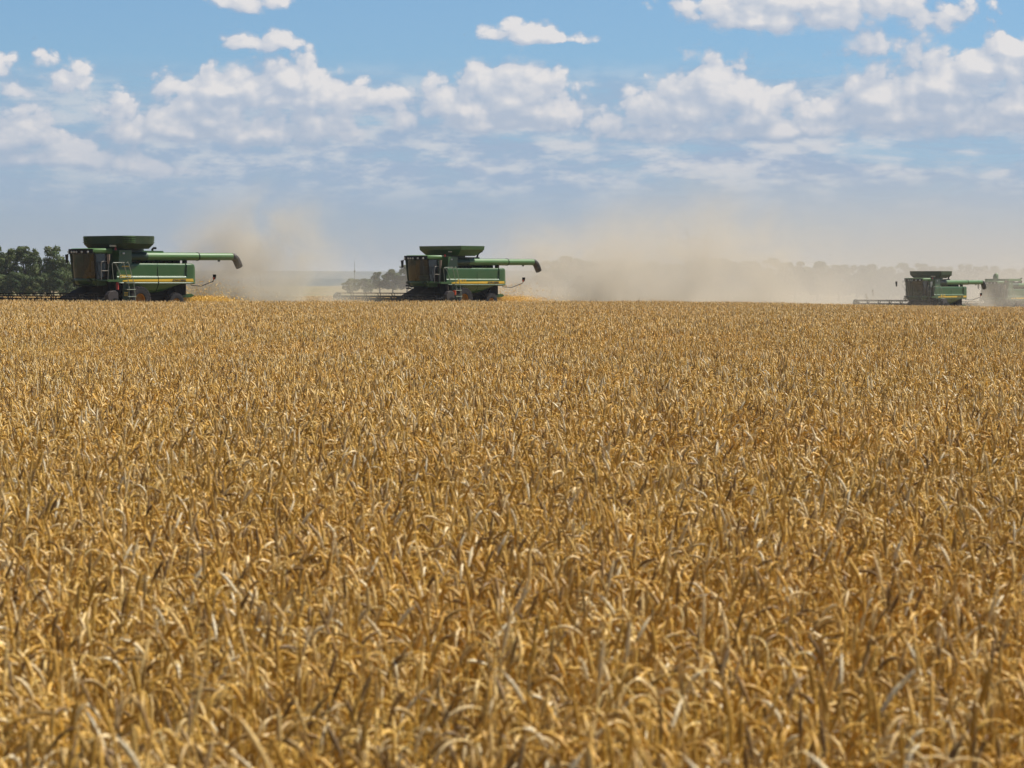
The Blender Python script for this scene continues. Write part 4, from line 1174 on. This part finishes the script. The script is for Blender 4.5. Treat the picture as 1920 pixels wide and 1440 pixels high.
#@@END_TREES@@
#@@AIR@@
# ------------------------------------------------------------------ dust, chaff and haze
def vol_obj(name, size0, size1, loc, rz, mat, label, cat):
    b = MB(); b.box(size0[0], size1[0], size0[1], size1[1], size0[2], size1[2])
    o = b.build(name, mat, None); o.location = loc; o.rotation_euler = (0, 0, rz)
    tag(o, label, cat, kind='stuff'); return o


def plume_mat(name, A, Ls, w0, kw, h0, kh, col, seed, lowk=0.35, resid=0.0, s_on=1.5, L=60, ns=0.22, thr=(0.42, 0.60), skew=0.0):
    """density falls off along the trail (x), across it (y) and upwards (z); broken up by noise"""
    m, k, out = new_mat(name)
    tc = k.n('ShaderNodeTexCoord'); sp = k.n('ShaderNodeSeparateXYZ'); k.l(tc.outputs['Object'], sp.inputs[0])
    x, y, z = sp.outputs
    P = k.v('ADD', tc.outputs['Object'], (seed * 13.1, seed * 7.7, seed * 3.1))
    w = k.m('MULTIPLY_ADD', x, kw, w0)
    h = k.m('MULTIPLY', k.m('SUBTRACT', 1.0, k.m('EXPONENT', k.m('MULTIPLY', x, -1.0 / kh))), h0)
    h = k.m('ADD', h, 1.2)
    nz = k.noise(P, ns, 5, 0.62, 0.4)
    nl = k.noise(P, ns * 0.35, 2, 0.5)
    hh = k.m('MULTIPLY', h, k.m('MULTIPLY_ADD', nl, 1.3, 0.35))
    yy = k.m('DIVIDE', k.m('SUBTRACT', y, k.m('MULTIPLY', x, skew)), w)
    gy = k.m('EXPONENT', k.m('MULTIPLY', k.m('MULTIPLY', yy, yy), -1.0))
    zr = k.m('DIVIDE', z, hh)
    gzv = k.m('SUBTRACT', 1.0, k.ss(zr, 0.15, 1.15))
    low = k.m('EXPONENT', k.m('MULTIPLY', zr, -2.6))
    gzv = k.m('MULTIPLY', gzv, k.m('MULTIPLY_ADD', low, 1.0 - lowk, lowk))
    gx = k.m('MULTIPLY', k.ss(x, 0.0, s_on), k.m('MULTIPLY_ADD', k.m('EXPONENT', k.m('MULTIPLY', k.m('POWER', k.m('DIVIDE', k.m('MAXIMUM', x, 0.0), Ls), 2.0), -1.0)), 1.0 - resid, resid))
    gx = k.m('MULTIPLY', gx, k.m('SUBTRACT', 1.0, k.ss(x, L * 0.6, L)))
    br = k.m('MULTIPLY_ADD', k.ss(nz, *thr), 0.97, 0.07)
    d = k.m('MULTIPLY', k.m('MULTIPLY', gx, gy), k.m('MULTIPLY', gzv, br))
    v = k.n('ShaderNodeVolumePrincipled')
    v.inputs['Color'].default_value = (*col, 1); v.inputs['Anisotropy'].default_value = 0.2
    k.l(k.m('MULTIPLY', d, A), v.inputs['Density'])
    k.l(v.outputs[0], out.inputs['Volume'])
    return m


DUST = (0.80, 0.725, 0.60)
def trail(v, back, A, Ls, w0, kw, h0, kh, L, label, lowk, resid, seed, col=DUST, side=0.0, skew=0.0, ns=0.28):
    x0, y0, z0, rz = MPOS[v]
    hx, hy = math.cos(rz), math.sin(rz)
    X = x0 - hx * back - hy * side; Y = y0 - hy * back + hx * side
    m = plume_mat('dust_%d' % v, A, Ls, w0, kw, h0, kh, col, seed, lowk, resid, L=L, skew=skew, ns=ns)
    wy = (w0 + kw * L) * 1.7 + abs(skew) * L
    return vol_obj('dust_cloud', (0, -wy, -0.6), (L, wy, h0 * 1.75 + 2), (X, Y, z0 + 0.05), rz + PI, m, label, 'dust cloud')


trail(0, 4.2, 1.9, 11, 1.8, 0.10, 6.4, 2.2, 20, 'tan dust cloud boiling up behind the nearest combine', 0.42, 0.06, 1, side=-1.3)
trail(1, 4.2, 1.05, 30, 2.2, 0.12, 9.0, 9.0, 52, 'long tan dust cloud trailing right from the middle combine', 0.26, 0.10, 2, side=-1.0)
trail(2, 4.2, 0.18, 18, 2.2, 0.20, 7.0, 6.0, 60, 'dust cloud between the two right-hand combines', 0.25, 0.15, 3)


def bank_mat():
    m, k, out = new_mat('dust_bank')
    tc = k.n('ShaderNodeTexCoord'); P = tc.outputs['Object']
    # unit box: -1..1 in x and y, 0..1 in z
    sp = k.n('ShaderNodeSeparateXYZ'); k.l(P, sp.inputs[0])
    geo = k.n('ShaderNodeNewGeometry')
    n = k.noise(geo.outputs['Position'], 0.035, 4, 0.6)
    r2 = k.v('LENGTH', k.v('MULTIPLY', P, (1, 1, 1)))
    body = k.m('SUBTRACT', 1.0, k.ss(r2, 0.25, 1.0))
    low = k.m('MULTIPLY_ADD', k.m('EXPONENT', k.m('MULTIPLY', sp.outputs[2], -4.0)), 0.68, 0.32)
    d = k.m('MULTIPLY', k.m('MULTIPLY', body, low), k.m('MULTIPLY_ADD', k.ss(n, 0.3, 0.7), 1.1, 0.45))
    v = k.n('ShaderNodeVolumePrincipled'); v.inputs['Color'].default_value = (0.76, 0.71, 0.64, 1)
    k.l(k.m('MULTIPLY', d, 0.028), v.inputs['Density']); k.l(v.outputs[0], out.inputs['Volume'])
    return m
b = MB(); b.box(-1, 1, -1, 1, -0.02, 1)
o = b.build('dust_bank', bank_mat(), None); o.location = (66, 445, -2.2); o.scale = (112, 80, 26)
tag(o, 'thin veil of tan dust hanging in front of the far tree rows', 'dust', kind='stuff')


def chaff(v, n, seed, label):
    x0, y0, z0, rz = MPOS[v]; r = np.random.default_rng(seed)
    s = r.gamma(2.0, 1.15, n); lat = r.normal(0, 1.0, n) * (0.9 + 0.22 * s)
    zc_ = 0.75 * np.exp(-((s - 0.4) / 3.8) ** 2) + 0.34 * np.exp(-((s - 3.2) / 2.2) ** 2)
    z = np.abs(zc_ * r.beta(2.2, 1.6, n) * 1.25 + r.normal(0, 0.05, n)) + (r.random(n) < 0.05) * r.uniform(0, 1.3, n)
    C_ = np.stack([-4.6 - s, lat, z], -1)
    A = r.normal(0, 1, (n, 3)); A /= np.linalg.norm(A, axis=1, keepdims=True)
    B = np.cross(A, r.normal(0, 1, (n, 3))); B /= np.linalg.norm(B, axis=1, keepdims=True)
    l = r.uniform(0.02, 0.07, n)[:, None]; w = r.uniform(0.006, 0.014, n)[:, None]
    V = np.stack([C_ - A * l - B * w, C_ + A * l - B * w, C_ + A * l + B * w, C_ - A * l + B * w], 1).reshape(-1, 3)
    t = r.uniform(0.85, 1.1, (n, 1)); col = np.concatenate([t * 0.85, t * 0.58, t * 0.14, np.ones((n, 1))], 1)
    me = mesh_np('flying_chaff', V, [np.arange(4 * n).reshape(-1, 4)], [M['straw']], False, np.repeat(col, 4, 0))
    o = bpy.data.objects.new('flying_chaff', me); COL.objects.link(o); o.location = (x0, y0, z0); o.rotation_euler = (0, 0, rz)
    tag(o, label, 'chaff', kind='stuff')
chaff(0, 34000, 5, 'golden straw and chaff thrown out behind the nearest combine')
chaff(1, 34000, 6, 'golden straw and chaff thrown out behind the middle combine')
chaff(2, 6000, 7, 'golden straw and chaff thrown out behind the small distant combine')

# faint, even air
m, k, out = new_mat('haze_air')
v = k.n('ShaderNodeVolumePrincipled'); v.inputs['Density'].default_value = 0.00009; v.inputs['Color'].default_value = (0.80, 0.86, 0.96, 1)
k.l(v.outputs[0], out.inputs['Volume'])
b = MB(); b.box(-3100, 3100, -860, 6150, -9, 36)
o = b.build('haze', m, None); tag(o, 'thin blue summer haze over the whole field', 'haze', kind='stuff')
#@@END_AIR@@
